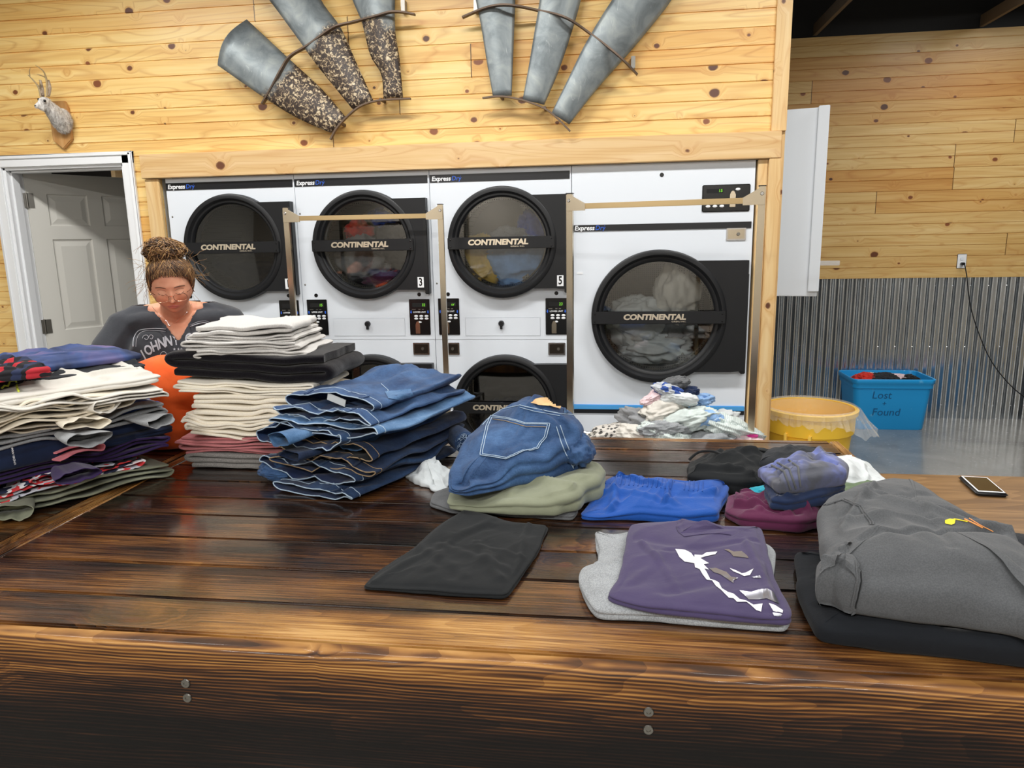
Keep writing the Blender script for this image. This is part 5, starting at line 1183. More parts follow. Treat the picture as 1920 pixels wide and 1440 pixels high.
# charcoal sweatshirt over black sweatpants, right foreground
sp = garment('folded_sweatpants', 'black_cool', O((1487, 1045, .80), (1492, 1032, .81), (1520, 1030, .82), (1545, 1045, .82), (1600, 1040, .83), (1800, 1060, .83), (1990, 1080, .83), (2000, 1150, .80), (1990, 1262, .79), (1920, 1246, .79), (1800, 1232, .79), (1700, 1222, .79), (1600, 1210, .79), (1533, 1200, .79), (1515, 1170, .79), (1496, 1120, .79)), .781,
              [(1500, 1050, .83), (1540, 1180, .835), (1700, 1150, .845), (1900, 1200, .845), (1600, 1080, .845)], layers=1, seed=61, wr=.006, wsc=7, rnd=.035, side=.006)
tag(sp, 'black sweatpants folded under the charcoal sweatshirt', 'sweatpants')
sw = thing('folded_sweatshirt', 'charcoal fleece sweatshirt folded thickly at the right foreground', 'sweatshirt', (0, 0, 0))
sb = garment('sweatshirt_body', 'sweat', O((1535, 1110, .86), (1548, 1060, .87), (1535, 1000, .88), (1533, 965, .885), (1550, 940, .89), (1600, 915, .895), (1660, 900, .90), (1720, 905, .90), (1770, 940, .895), (1830, 985, .885), (1890, 1020, .88), (1960, 1080, .87), (2010, 1150, .865), (2000, 1215, .86), (1900, 1180, .855), (1800, 1165, .855), (1700, 1155, .855), (1600, 1140, .855)), .838,
             [(1560, 960, .925), (1640, 950, .945), (1700, 920, .935), (1800, 1050, .95), (1600, 1080, .93), (1700, 1120, .93), (1900, 1120, .925), (1650, 1010, .955)], layers=1, seed=66, wr=.010, wsc=5, wang=-.8, rnd=.05, side=.008, wob=.006, parent=sw, n=280, nr=46,
             creases=[(*at(1745, 960, .95)[:2], *at(1900, 1010, .93)[:2], .008, .02), (*at(1640, 955, .95)[:2], *at(1800, 1040, .95)[:2], .010, .022)])
bpy.context.view_layer.update(); tr = bvh(sb)
for d in (0, 5): seam(tr, [(1545+d, 948), (1580+d, 938-d*.3), (1610+d, 950), (1632+d, 980), (1635+d, 1005), (1622+d, 1018)], 'sweat', sw, .0022, 'shoulder_seam', step=5)
sl = garment('sleeve', 'sweat', O((1530, 1125, .85), (1528, 1085, .87), (1560, 1045, .88), (1600, 1030, .89), (1622, 1040, .89), (1622, 1090, .88), (1618, 1130, .86), (1606, 1148, .85), (1585, 1142, .85), (1560, 1128, .85)), .836, [(1550, 1090, .925), (1600, 1060, .945), (1600, 1120, .920)], layers=1, seed=68, wr=.006, rnd=.04, side=.008, parent=sw)
bpy.context.view_layer.update(); t2 = bvh(sl); seam(t2, [(1612, 1052), (1614, 1090), (1604, 1140)], 'black_c', sw, .0012, 'cuff_seam', step=5); seam(t2, [(1605, 1052), (1607, 1090), (1597, 1136)], 'sweat', sw, .0018, 'cuff_seam', step=5)
yl = 500/1636; YL = lambda L: [(1420+x*yl, 860+y*yl) for x, y in L]
M['yellow_print'] = plain('yellow_embroidery', 'f2e021', .6); M['orange_print'] = plain('orange_embroidery', 'f0a05a', .6)
decal(tr, YL([(1150, 380), (1180, 372), (1215, 375), (1210, 400), (1190, 410), (1150, 400)]), 'yellow_print', sw, 'embroidery', grid=4, off=.0018)
seam(tr, YL([(1205, 372), (1240, 378), (1290, 388)]), 'yellow_print', sw, .0012, 'embroidery', step=3); seam(tr, YL([(1270, 372), (1330, 400), (1380, 425)]), 'orange_print', sw, .0016, 'embroidery', step=3); seam(tr, YL([(1300, 368), (1360, 405), (1445, 448)]), 'orange_print', sw, .0010, 'embroidery', step=3)
dk_ = crumple('folded_cloth', 'dkgrey', (0, 0, 0), (.10, .05, .016), 5, .1); dk_.location = (*at(1868, 1010, .80)[:2], .797); tag(dk_, 'grey cloth tip showing behind the sweatshirt on the walnut table', 'cloth')
wp = B().box(-.05, .05, -.04, .04, 0, .002).obj('paper_sheet', 'white', None, loc=(*at(1935, 1048, .78)[:2], .7795)); tag(wp, 'scrap of white paper at the right photo edge on the walnut table', 'paper')
# baby clothes heaped in the right cart
rng = random.Random(12); G = 'baby clothes heaped in the cart'
cc = Vector((.50, -.81, 0))
BABY = [('softpink', .30, -.06, .62, .10, 'pale pink'), ('heather_lt', .13, -.09, .63, .10, 'light grey'), ('mintstripe', -.02, -.08, .66, .11, 'mint striped'), ('animal', -.26, .02, .64, .10, 'animal print'), ('white_c', .18, .06, .68, .10, 'white'),
        ('softpink', -.08, -.12, .62, .08, 'soft pink'), ('mint', .06, -.04, .72, .10, 'pale mint'), ('magenta', .33, -.04, .66, .045, 'magenta'), ('heather', -.12, .03, .70, .09, 'heather grey'), ('cream2', -.04, .0, .77, .08, 'cream'),
        ('baby_blue', .14, -.06, .75, .055, 'light blue'), ('white_c', .03, .0, .82, .065, 'white'), ('navy2', .07, .03, .84, .045, 'navy'), ('softpink', -.08, .02, .82, .045, 'soft pink'), ('heather_dk', .02, .05, .88, .05, 'dark grey'),
        ('bluecamo', -.02, .0, .86, .045, 'blue patterned'), ('mintstripe', .24, -.05, .70, .10, 'mint striped'), ('baby_blue', .14, .05, .80, .05, 'sky blue'), ('cream2', -.16, -.05, .66, .07, 'ivory'), ('softpink', .20, -.11, .60, .07, 'blush pink'), ('heather_lt', -.05, -.10, .70, .07, 'grey')]
PL = ['low at the right end of the heap', 'low at the front of the heap', 'across the middle of the heap', 'at the left foot of the heap', 'behind the middle of the heap', 'at the front foot near the left', 'in the heart of the heap', 'at the right foot by the pole', 'on the left slope of the heap', 'on the upper left of the heap', 'on the front slope of the heap', 'near the top of the heap', 'near the top right of the heap', 'near the top left of the heap', 'on the very top of the heap', 'at the crest front', 'spread over the right shoulder', 'on the back right slope', 'on the lower left slope', 'at the lowest front right', 'on the front left slope']
for i, (mt, dx, dy, z, s, nm) in enumerate(BABY):
    o = crumple('baby_garment', mt, (0, 0, 0), (s*rng.uniform(1.25, 1.6), s*rng.uniform(.95, 1.15), s*rng.uniform(.50, .66)), 100+i, .50, rng.uniform(1.5, 2.2), seg=84, rings=50)
    o.location = (cc.x+dx, cc.y+dy*1.2, z); o.rotation_euler = (rng.uniform(-.3, .3), rng.uniform(-.35, .35), rng.uniform(-PI, PI)); tag(o, f'{nm} baby garment {PL[i]} in the cart', 'baby clothes', G)
fl_ = crumple('laundry_load', 'white_c', (0, 0, 0), (.30, .20, .16), 77, .3, 3.); fl_.location = (cc.x, cc.y, .50); tag(fl_, 'bulk of white laundry filling the cart basket below the heap', 'laundry')
# clothes in the lost and found tote
for i, (mt, dx, dy, s, lab) in enumerate((('red_c', -.15, 0, .10, 'red garment at the left inside the blue tote'), ('dkgrey', -.02, -.02, .11, 'dark grey garment in the middle of the blue tote'), ('softpink', .10, .03, .09, 'pale pink garment in the blue tote'), ('black_leg', .18, -.02, .08, 'black garment at the right inside the blue tote'), ('white_c', -.08, .05, .09, 'white garment at the back of the blue tote'))):
    o = crumple('garment', mt, (0, 0, 0), (s, s*.9, s*.5), 200+i, .5, 2.6); o.location = (2.45+dx, 2.02+dy, .378); tag(o, lab, 'clothes')
o = crumple('garment', 'navy2', (0, 0, 0), (.24, .14, .12), 210, .3); o.location = (2.45, 2.02, .255); tag(o, 'navy clothes filling the blue tote', 'clothes')
# laundry inside the dryers
DR = [('yellow_c', -.8+.26, .22, 1.42, (.11, .10, .14), 'yellow garment tumbling at the left inside dryer 5'), ('baby_blue', -.8+.47, .25, 1.42, (.16, .12, .14), 'light blue sheet inside dryer 5'), ('blue_c', -.8+.56, .34, 1.62, (.08, .1, .12), 'royal blue garment high inside dryer 5'), ('heather', -.8+.45, .30, 1.55, (.12, .1, .07), 'grey striped garment inside dryer 5'),
      ('heather', -1.6+.33, .22, 1.45, (.14, .12, .12), 'grey garment inside dryer 3'), ('maroon', -1.6+.48, .20, 1.33, (.13, .10, .05), 'maroon garment at the bottom inside dryer 3'), ('red_c', -1.6+.30, .26, 1.62, (.07, .1, .06), 'red garment inside dryer 3'), ('blue_c', -1.6+.44, .36, 1.70, (.09, .1, .06), 'blue garment at the top inside dryer 3'), ('dkgrey', -1.6+.52, .26, 1.50, (.12, .1, .12), 'dark grey garment inside dryer 3'),
      ('navy2', -2.4+.42, .26, 1.42, (.20, .14, .12), 'navy laundry inside the dryer behind the woman'), ('white_c', .36, .28, 1.06, (.15, .12, .13), 'white sheet tumbling at the left inside the large dryer'), ('cream2', .62, .30, 1.24, (.11, .12, .19), 'white sheet lifted to the right inside the large dryer'), ('white_c', .48, .30, .91, (.20, .14, .09), 'white laundry at the bottom inside the large dryer'), ('heather', .60, .34, 1.00, (.12, .12, .10), 'pale grey garment low inside the large dryer'),
      ('navy2', -.8+.40, .30, .45, (.19, .15, .10), 'dark laundry in the lower drum beside the large dryer'), ('heather_dk', -1.6+.40, .30, .45, (.19, .15, .10), 'dark laundry in the lower drum marked 4')]
for i, (mt, x, y, z, r, lab) in enumerate(DR):
    o = crumple('tumbling_garment', mt, (0, 0, 0), tuple(q*1.12 for q in r), 300+i, .50, 1.9); o.location = (x, y-.05, z); tag(o, lab, 'laundry')

# prints and cords on the left pile
def find(lab): return next(o for o in bpy.data.objects if o.get('label', '').startswith(lab))
bpy.context.view_layer.update()
kz = 180/1440
C3 = lambda L: [(200+x*kz, 740+y*kz) for x, y in L]
def deco(o, poly, mat, nm='print', **k):
    d = decal(bvh(o), poly, mat, None, nm, off=.003, **k)
    if d: d.parent = o; d.matrix_parent_inverse = o.matrix_world.inverted()
o = find('dark shirt with white block')
for L in ([(228, 1160), (262, 1120), (300, 1115), (345, 1160), (352, 1185), (300, 1200), (240, 1225), (228, 1190)], [(325, 1110), (355, 1115), (392, 1165), (370, 1180)], [(410, 1105), (450, 1092), (482, 1110), (470, 1145), (440, 1140)], [(500, 1090), (560, 1065), (610, 1060), (632, 1085), (625, 1110), (560, 1128), (530, 1120)], [(655, 1060), (672, 1055), (672, 1095), (660, 1090)], [(700, 1070), (790, 1040), (800, 1055), (705, 1085)], [(850, 1015), (905, 1010), (890, 1030)]): deco(o, C3(L), 'print_white', grid=3)
for lab, txt, x, y, s, rt in (('bright white tee on top', 'SPORTS', 197, 737, 9, .1), ('heather grey tee with dark', 'OHIO', 226, 838, 12, .6), ('thick dark navy jacket', 'UNDER ARMOUR', 24, 850, 5.5, 1.75)):
    o = find(lab); d = text_on(bvh(o), txt, x, y, s, 'print_dark' if 'tee' in lab else 'print_white', None, rot=rt, off=.003, name='shirt_lettering', bold=.01)
    if len(d.data.vertices): d.parent = o; d.matrix_parent_inverse = o.matrix_world.inverted()
    else: bpy.data.objects.remove(d)
o = find('charcoal trousers with a lime'); tr = bvh(*[find(l) for l in ('charcoal trousers with a lime', 'bright white tee on top', 'cream tee with wavy', 'red and black plaid')])
d = seam(tr, [(2, 728), (14, 722), (24, 712), (14, 704), (20, 706), (30, 716), (35, 736)], 'cord_green', None, .003, 'drawcord', step=5, off=.004)
if d: d.parent = o; d.matrix_parent_inverse = o.matrix_world.inverted()

# sleeve and leg openings that stick out of the piles
for (px, py, z, lab, mat, W_, H_, rz, sd) in ((60, 770, 1.055, 'cream tee lowest', 'cream', .12, .030, .75, 3), (112, 755, 1.075, 'cream tee with wavy', 'cream', .10, .032, 1.0, 5), (205, 775, 1.050, 'white tee spreading', 'cream2', .09, .040, 1.25, 7), (165, 805, 1.025, 'cream tee lowest', 'cream', .13, .030, 1.0, 9), (120, 720, 1.115, 'bright white tee on top', 'cream2', .13, .026, 1.0, 11),
        (172, 838, .985, 'heather grey tee with dark', 'heather', .13, .040, 1.05, 13), (305, 800, .985, 'heather grey tee with dark', 'heather', .10, .034, 1.3, 15), (150, 905, .885, 'deep purple shirt', 'purple', .12, .036, .9, 17), (22, 975, .790, 'olive trousers with a zip', 'olive', .11, .042, .6, 19), (95, 905, .860, 'red white and navy', 'rwb', .10, .026, .8, 21)):
    o = find(lab); p = at(px, py, z); opening('sleeve' if 'trousers' not in lab else 'trouser_leg', mat, W_, .14, H_, (p.x, p.y, z), rz, sd, o)
for (px, py, z, lab, mat, W_, H_, rz, sd) in ((520, 838, .955, 'mid blue jeans with a gaping', 'denim_l', .09, .040, -.5, 4), (545, 868, .905, 'blackish jeans', 'denim_n', .08, .036, -.45, 6), (655, 845, .925, 'mid blue jeans with a gaping', 'denim_l', .10, .036, -.30, 8)):
    o = find(lab); p = at(px, py, z); opening('trouser_leg', mat, W_, .15, H_, (p.x, p.y, z), rz, sd, o)
tb2 = find('blue jeans topping the stack'); bo = [c for c in tb2.children if c.name.startswith('trouser_body')][0]; bpy.context.view_layer.update(); tr = bvh(bo); inv = tb2.matrix_world.inverted()
for L in ([(700, 772), (740, 762), (780, 752), (840, 740)], [(640, 722), (700, 725), (712, 742), (705, 752)], [(715, 720), (728, 732), (722, 745)]):
    d = seam(tr, L, 'stitch_l', None, .0010)
    if d: d.parent = tb2; d.matrix_parent_inverse = inv
d = decal(tr, [(722, 735), (770, 730), (775, 742), (750, 750), (728, 748)], 'denim_l', None, 'coin_pocket', off=.002, grid=4)
if d: d.parent = tb2; d.matrix_parent_inverse = inv
# ================================================================ the woman folding clothes
m = Mat('skin'); P = m.co(); n_ = m.noise(P, 18, 3, .5); m.set(col=m.mix(m.ramp(n_, [(.35, 0.), (.7, 1.)]), lin('d9a083'), lin('cd8a6c')), rough=.5, spec=.35, sss=.08); m.b.inputs['Subsurface Radius'].default_value = (.02, .008, .005); m.bump(m.noise(P, 220, 2), .05, .001); M['skin'] = m.m
def hair_mat(name, a, b_):
    m = Mat(name); n_ = m.noise(m.co(), 38, 4, .6, 1.); m.set(col=m.ramp(n_, [(.35, a), (.7, b_)]), rough=.42, spec=.4); return m.m
M['hair_d'] = hair_mat('hair_dark', '2e1e14', '4c3322'); M['hair_m'] = hair_mat('hair_mid', '5d4029', '8a6644'); M['hair_l'] = hair_mat('hair_light', '8f6b47', 'b8925f')
M['lip'] = plain('lips', 'b3655c', .4); M['lash'] = plain('lashes', '35211b', .6); M['brow'] = plain('brows', '5e4030', .8); M['rosegold'] = plain('rose_gold_wire', 'd8a48c', .2, 1.); M['silver'] = plain('silver_chain', 'd8d8dc', .2, 1.)
m = Mat('washed_black_tee'); P = m.co(); n_ = m.noise(P, 8, 4, .6); m.set(col=m.mix(m.ramp(n_, [(.35, 0.), (.7, 1.)]), lin('3d4047'), lin('2f3238')), rough=.93, sheen=.2); m.bump(m.noise(P, 30, 4, .6, .6), .25, .008); m.bump(m.noise(P, 600, 2), .1, .001); M['tee'] = m.m
def voxel(name, b, vox, sm=4, mat=None, parent=None, fac=.5):
    me = b.mesh('tmp'); o = bpy.data.objects.new('tmp', me); COL.objects.link(o)
    r = o.modifiers.new('r', 'REMESH'); r.mode = 'VOXEL'; r.voxel_size = vox; r.use_smooth_shade = True
    s = o.modifiers.new('s', 'SMOOTH'); s.factor = fac; s.iterations = sm
    dg = bpy.context.evaluated_depsgraph_get(); me2 = bpy.data.meshes.new_from_object(o.evaluated_get(dg)); bpy.data.objects.remove(o)
    me2.name = name
    for p in me2.polygons: p.use_smooth = True
    return link(name, me2, mat, parent)
def caps(b, pts, rs, seg=20):
    """tapered limb with round ends"""
    P_ = []; R_ = []
    for i in range(len(pts)-1):
        a, c_ = Vector(pts[i]), Vector(pts[i+1])
        for k in range(8): t = k/8; P_.append(a.lerp(c_, t)); R_.append(rs[i]+(rs[i+1]-rs[i])*t)
    P_.append(Vector(pts[-1])); R_.append(rs[-1]); b.tube(P_, R_, seg)
    b.ball(pts[0], rs[0], 20, 14); b.ball(pts[-1], rs[-1], 20, 14)
    for p, r in zip(pts[1:-1], rs[1:-1]): b.ball(p, r, 20, 14)
    return b
W = thing('person', 'woman in a black tee and glasses, hair in a bun, bending over to fold clothes', 'person', (-1.745, -1.05, 0), math.radians(30))
PT = math.radians(21); HC = Vector((0.0, -.245, 1.385)); HR = Matrix.Translation(HC) @ Matrix.Rotation(PT, 4, 'X') @ Matrix.Rotation(math.radians(-3), 4, 'Y') @ Matrix.Diagonal((1.03, 1.02, 1.02, 1))
g_ = lambda v, s: np.exp(-(v/s)**2)
def skull(nth=120, nph=150, grow=0.):
    ph = np.linspace(0, PI, nph+1)[:, None]; th = np.linspace(0, 2*PI, nth, endpoint=False)[None, :]
    x = np.sin(ph)*np.cos(th); y = np.sin(ph)*np.sin(th); z = np.cos(ph)+0*th
    X = x*.077; Y = np.where(y < 0, y*.088, y*.102); Z = np.where(z > 0, z*.112, z*.120)
    low = np.clip(-(Z+.015)/.10, 0, 1); X = X*(1-.30*low**1.6); Y = np.where(Y < 0, Y*(1-.05*low), Y*(1-.35*low))
    X = X*(1+.05*g_(Z+.03, .04))
    f = np.clip(-y*2.2, 0, 1); ax = np.abs(X); d = 0
    d = d+.021*g_(X, .0105)*np.clip((.020-Z)/.052, 0, 1)*(Z > -.040)*np.clip((Z+.040)/.006, 0, 1)
    d = d+.008*np.exp(-(X/.017)**2-((Z+.033)/.009)**2)
    d = d-.010*np.exp(-((ax-.033)/.019)**2-((Z-.008)/.013)**2)+.0065*np.exp(-((ax-.033)/.0135)**2-((Z-.002)/.009)**2)
    d = d+.004*np.exp(-((ax-.030)/.026)**2-((Z-.026)/.008)**2)
    d = d+.0065*np.exp(-(X/.024)**2-((Z+.060)/.010)**2)-.0035*np.exp(-(X/.026)**2-((Z+.0595)/.0022)**2)-.003*np.exp(-(X/.020)**2-((Z+.075)/.006)**2)
    d = d+.008*np.exp(-(X/.024)**2-((Z+.098)/.015)**2)+.006*np.exp(-((ax-.043)/.022)**2-((Z+.022)/.022)**2)
    Y = Y-d*f
    return X, Y, Z
def skull_mesh(b, M_):
    X, Y, Z = skull(); V = [M_ @ Vector(v) for v in zip(X.ravel(), Y.ravel(), Z.ravel())]; r, c_ = X.shape
    b.add(V, [(i*c_+k, (i+1)*c_+k, (i+1)*c_+(k+1) % c_, i*c_+(k+1) % c_) for i in range(r-1) for k in range(c_)])
b = B(); skull_mesh(b, HR)
for s in (-1, 1): b.ball(HR @ Vector((s*.077, .010, -.004)), (.009, .017, .028), 14, 10)
caps(b, [(0, .0, 1.20), (0, -.055, 1.27), (0, -.165, 1.345)], [.078, .062, .050])
for s in (-1, 1): caps(b, [(s*.04, .0, 1.255), (s*.10, -.005, 1.24), (s*.17, -.015, 1.19)], [.045, .045, .05])
b.ball((0, .0, 1.12), (.185, .118, .13), 28, 20); b.ball((0, .05, 1.0), (.175, .135, .14), 28, 20); b.ball((0, .10, .90), (.185, .15, .12), 28, 20)
for s in (-1, 1):
    b.ball((s*.085, -.085, 1.075), (.088, .085, .085), 24, 16); b.ball((s*.10, -.03, 1.195), (.11, .075, .05), 20, 12)
    caps(b, [(s*.185, -.02, 1.175), (s*.262, -.075, .965), (s*.155, -.345, .985)], [.062, .044, .029])
    wr_ = Vector((s*.155, -.345, .985)); dr = Vector((-s*.36, -.9, .05)).normalized(); side = Vector((0, 0, 1)).cross(dr).normalized(); pal = wr_+dr*.065
    caps(b, [tuple(wr_), tuple(wr_+dr*.03+side*.0), tuple(wr_+dr*.085)], [.026, .027, .024]); b.ball(tuple(pal+side*.014), (.030, .034, .015), 14, 10); b.ball(tuple(pal-side*.014), (.030, .034, .015), 14, 10)
    for j, (o_, L_) in enumerate(((-.031, .062), (-.011, .072), (.010, .068), (.030, .054))):
        k0 = wr_+dr*.092+side*o_; a1 = dr+side*o_*2+Vector((0, 0, .10)); a2 = dr*.8+Vector((0, 0, -.75)); k1 = k0+a1.normalized()*L_*.5; k2 = k1+a2.normalized()*L_*.32; k3 = k2+(a2+Vector((0, 0, -.5))).normalized()*L_*.25
        caps(b, [tuple(k0), tuple(k1), tuple(k2), tuple(k3)], [.0088, .0082, .0075, .0065], 10)
    tb0 = wr_+dr*.035-side*s*-.028; caps(b, [tuple(tb0), tuple(tb0+dr*.03+side*s*.026), tuple(tb0+dr*.058+side*s*.030)], [.0125, .0105, .0085], 10)
for s in (-1, 1): caps(b, [(s*.095, .11, .90), (s*.105, .08, .48), (s*.11, .12, .09)], [.10, .062, .042])
body = voxel('body', b, .0046, 3, 'skin', W, .45)
def broaden(o):
    for v in o.data.vertices:
        c_ = v.co
        if c_.y < -.155 and c_.z > 1.16: continue
        w_ = min(1, max(0, (1.33-c_.z)/.10)); s_ = min(1, abs(c_.x)/.12)
        v.co = Vector((c_.x*(1+.13*w_*s_), c_.y, c_.z+.020*w_*s_*(c_.z > .9)))
broaden(body)
# head-space helper on the finished surface
tb_ = BVHTree.FromPolygons([v.co[:] for v in body.data.vertices], [tuple(p.vertices) for p in body.data.polygons]); HI = HR.inverted()
def facept(x, z, off=.001):
    o = HR @ Vector((x, -.20, z)); d = (HR.to_3x3() @ Vector((0, 1, 0))).normalized(); h = tb_.ray_cast(o, d); return (h[0]-d*off) if h[0] else None
def facetube(pts, r, mat, name, off=.0005, seg=8):
    q = [facept(x, z, off) for x, z in pts]; B().tube([v for v in q if v is not None], r, seg).obj(name, mat, W, smooth=True)
facetube([(x, -.0575+.0022*cos(x/.024*PI*.9)-.0012*abs(x)/.024*2) for x in np.linspace(-.023, .023, 17)], [.0009+.0021*math.cos(t*PI/2) for t in np.linspace(-1, 1, 17)], 'lip', 'upper_lip')
facetube([(x, -.0635-.0025*cos(x/.02*PI*.5)) for x in np.linspace(-.019, .019, 15)], [.0010+.0028*math.cos(t*PI/2) for t in np.linspace(-1, 1, 15)], 'lip', 'lower_lip')
for s in (-1, 1):
    facetube([(s*(.017+.031*t), -.001-.0045*math.sin(t*PI)) for t in np.linspace(0, 1, 13)], [.0006+.0009*math.sin(t*PI) for t in np.linspace(0, 1, 13)], 'lash', 'eyelashes', .0006, 6)
    facetube([(s*(.014+.040*t), .0235+.0055*math.sin(t*PI*.9)-.006*t) for t in np.linspace(0, 1, 13)], [.0011+.0019*math.sin(min(1, t*1.6)*PI/2)*(1-t*.75) for t in np.linspace(0, 1, 13)], 'brow', 'eyebrow', -.0004, 6)
    facetube([(s*(.016+.033*t), .010+.004*math.sin(t*PI)) for t in np.linspace(0, 1, 11)], .0007, 'brow', 'lid_crease', -.0003, 6)
# glasses
gl = B(); HM = lambda x, y, z: HR @ Vector((x, y, z)); yg = -.1055
for s in (-1, 1):
    ring = [HM(s*(.0335+.0245*np.sign(cos(a))*abs(cos(a))**.75), yg+.012*abs(.0335+.0245*cos(a)-.01)*2, -.010+.0165*np.sign(sin(a))*abs(sin(a))**.8) for a in np.linspace(0, 2*PI, 40, endpoint=False)]
    gl.tube(ring, .0011, 6, closed=True)
    gl.tube([HM(s*.058, yg+.026, -.002), HM(s*.070, yg+.04, .0), HM(s*.081, yg+.08, .0), HM(s*.080, .0, .0), HM(s*.078, .02, -.006)], .0012, 6)
    k = len(ring); lens_ = B().add(ring+[sum(ring, Vector())/k], [(i, (i+1) % k, k) for i in range(k)]).obj('lens', 'lens', W)
gl.tube([HM(-.010, yg+.001, -.004), HM(-.004, yg-.005, .000), HM(.004, yg-.005, .000), HM(.010, yg+.001, -.004)], .0012, 6)
gl.obj('eyeglasses', 'rosegold', W, smooth=True)
B().ball(HR @ Vector((.082, .004, -.036)), .0038, 10, 8).ball(HR @ Vector((-.082, .004, -.036)), .0038, 10, 8).obj('earrings', 'silver', W, smooth=True)
# hair: cap, combed strands, bun
def hd(d):       # point on the hair surface for a head-space direction
    d = Vector(d).normalized(); return Vector((d.x*(.0800+.016*max(0, d.z)+.012*max(0, d.x)*max(0, d.z+.3)), d.y*((.0895+.004*max(0, d.z)) if d.y < 0 else .112), d.z*(.119 if d.z > 0 else .110)))
X, Y, Z = skull(90, 90); r_n, c_n = X.shape; V = []; keep = []
for i in range(r_n):
    for k in range(c_n):
        ph, th = PI*i/(r_n-1), 2*PI*k/c_n; d = Vector((sin(ph)*cos(th), sin(ph)*sin(th), cos(ph)))
        p = hd(d)*(1+.012*mnoise.noise(d*9)); V.append(HR @ p)
        hl = .68 - .70*abs(d.x)**3 - 1.2*max(0, d.y+.45) if d.y < .1 else -.75
        keep.append(d.z > hl+.03*mnoise.noise(Vector((d.x*5, d.y*5, 0))))
F = [(i*c_n+k, (i+1)*c_n+k, (i+1)*c_n+(k+1) % c_n, i*c_n+(k+1) % c_n) for i in range(r_n-1) for k in range(c_n) if keep[i*c_n+k] and keep[(i+1)*c_n+k]]
o = B().add(V, F).obj('hair_cap', 'hair_d', W, smooth=True, ang=180); sm = o.modifiers.new('s', 'SOLIDIFY'); sm.thickness = .004; sm.offset = -1
rng = random.Random(9); BC = Vector((-.002, .036, .136)); sets = {'hair_d': B(), 'hair_m': B(), 'hair_l': B()}
def strand(pts, r, m_): sets[m_].tube(pts, [r*(.5+.5*math.sin(PI*min(1, .15+i/(len(pts)-1)*.75))) for i in range(len(pts))], 5, caps=False)
for i in range(620):
    th = rng.uniform(-PI, PI); front = -sin(th)
    y = sin(th-PI/2) if False else None
    az = rng.uniform(0, 2*PI); dx, dy = cos(az), sin(az)
    z0 = .66 - .70*abs(dx*.8)**3 - 1.2*max(0, dy*.8+.45) if dy < .1 else rng.uniform(-.75, -.2)
    z0 = max(-.8, z0+rng.uniform(-.10, .03)); s_ = math.sqrt(max(.02, 1-z0*z0)); d0 = Vector((dx*s_, dy*s_, z0)); d1 = Vector((BC.x/.082, BC.y/.11*.6, 1.)).normalized()
    d1 = (d1+Vector((rng.uniform(-.25, .25), rng.uniform(-.25, .25), 0))).normalized(); ax = d0.cross(d1).normalized(); sw_ = rng.uniform(-.12, .12)+.10*dx
    pts = []
    for k in range(11):
        t = k/10; d = d0.slerp(d1, t) if d0.dot(d1) > -.99 else d0; d = (d+ax*sw_*math.sin(t*PI)).normalized()
        lift = .99+.03*min(1, t*4)+.06*math.sin(t*PI)*rng.uniform(.1, 1)+.025*rng.random()*t; pts.append(HR @ (hd(d)*lift))
    m_ = rng.choice(['hair_d', 'hair_d', 'hair_m', 'hair_m', 'hair_l']) if dy < 0 and rng.random() < .85 else 'hair_m'
    strand(pts, rng.uniform(.0011, .0022), m_)
for i in range(170):                       # locks swept across the brow
    x0_ = rng.uniform(-.72, .78); z0 = .68-.50*abs(x0_)**2.2+rng.uniform(-.02, .12); d0 = Vector((x0_, -math.sqrt(max(.05, 1-x0_*x0_-min(.8, z0*z0))), z0)).normalized(); d1 = Vector((-.55 if x0_ < .25 else .75, .35, rng.uniform(.45, .9))).normalized(); pts = []
    for k in range(11):
        t = k/10; d = d0.slerp(d1, t); pts.append(HR @ (hd(d)*(1.0+.045*min(1, t*3)+.03*math.sin(t*PI)*rng.random())))
    strand(pts, rng.uniform(.0013, .0026), rng.choice(['hair_d', 'hair_m', 'hair_m', 'hair_l']))
for i in range(520):                       # the messy bun
    ax = Vector((rng.gauss(0, 1), rng.gauss(0, 1), rng.gauss(0, .6))).normalized(); u = ax.orthogonal().normalized(); v = ax.cross(u); a0 = rng.uniform(0, 2*PI); L_ = rng.uniform(1.4, 3.4); R_ = rng.uniform(.78, 1.10); off = rng.uniform(-.5, .5); pts = []
    for k in range(12):
        a = a0+L_*k/11; d = (u*cos(a)+v*sin(a))*math.sqrt(1-off*off*.8)+ax*off; pts.append(HR @ (BC+Vector((d.x*.073, d.y*.056, d.z*(.046-.012*d.x)))*R_*(1+.10*math.sin(k*1.3+i))))
    strand(pts, rng.uniform(.0012, .0026), rng.choice(['hair_d', 'hair_m', 'hair_m', 'hair_l', 'hair_l']))
for i in range(70):                        # fly-aways
    s = rng.choice((-1, 1)); p = HR @ Vector((s*rng.uniform(.06, .085), rng.uniform(-.02, .06), rng.uniform(-.02, .12))) if rng.random() < .65 else HR @ (BC+Vector((rng.uniform(-.04, .04), 0, .03))); pts = [p]; d = Vector((s*rng.uniform(.2, 1), rng.uniform(-.3, .3), rng.uniform(-1.2, .6))).normalized()
    for k in range(8): d = (d+Vector((rng.uniform(-.3, .3), rng.uniform(-.2, .2), rng.uniform(-.35, .15)))).normalized(); pts.append(pts[-1]+d*.011)
    strand(pts, .0006, 'hair_l')
sets['hair_m'].ball(HR @ BC, .041, 16, 12)
for k_, nm in (('hair_d', 'dark_hair'), ('hair_m', 'brown_hair'), ('hair_l', 'highlighted_hair')): sets[k_].obj(nm, k_, W, smooth=True, ang=180)
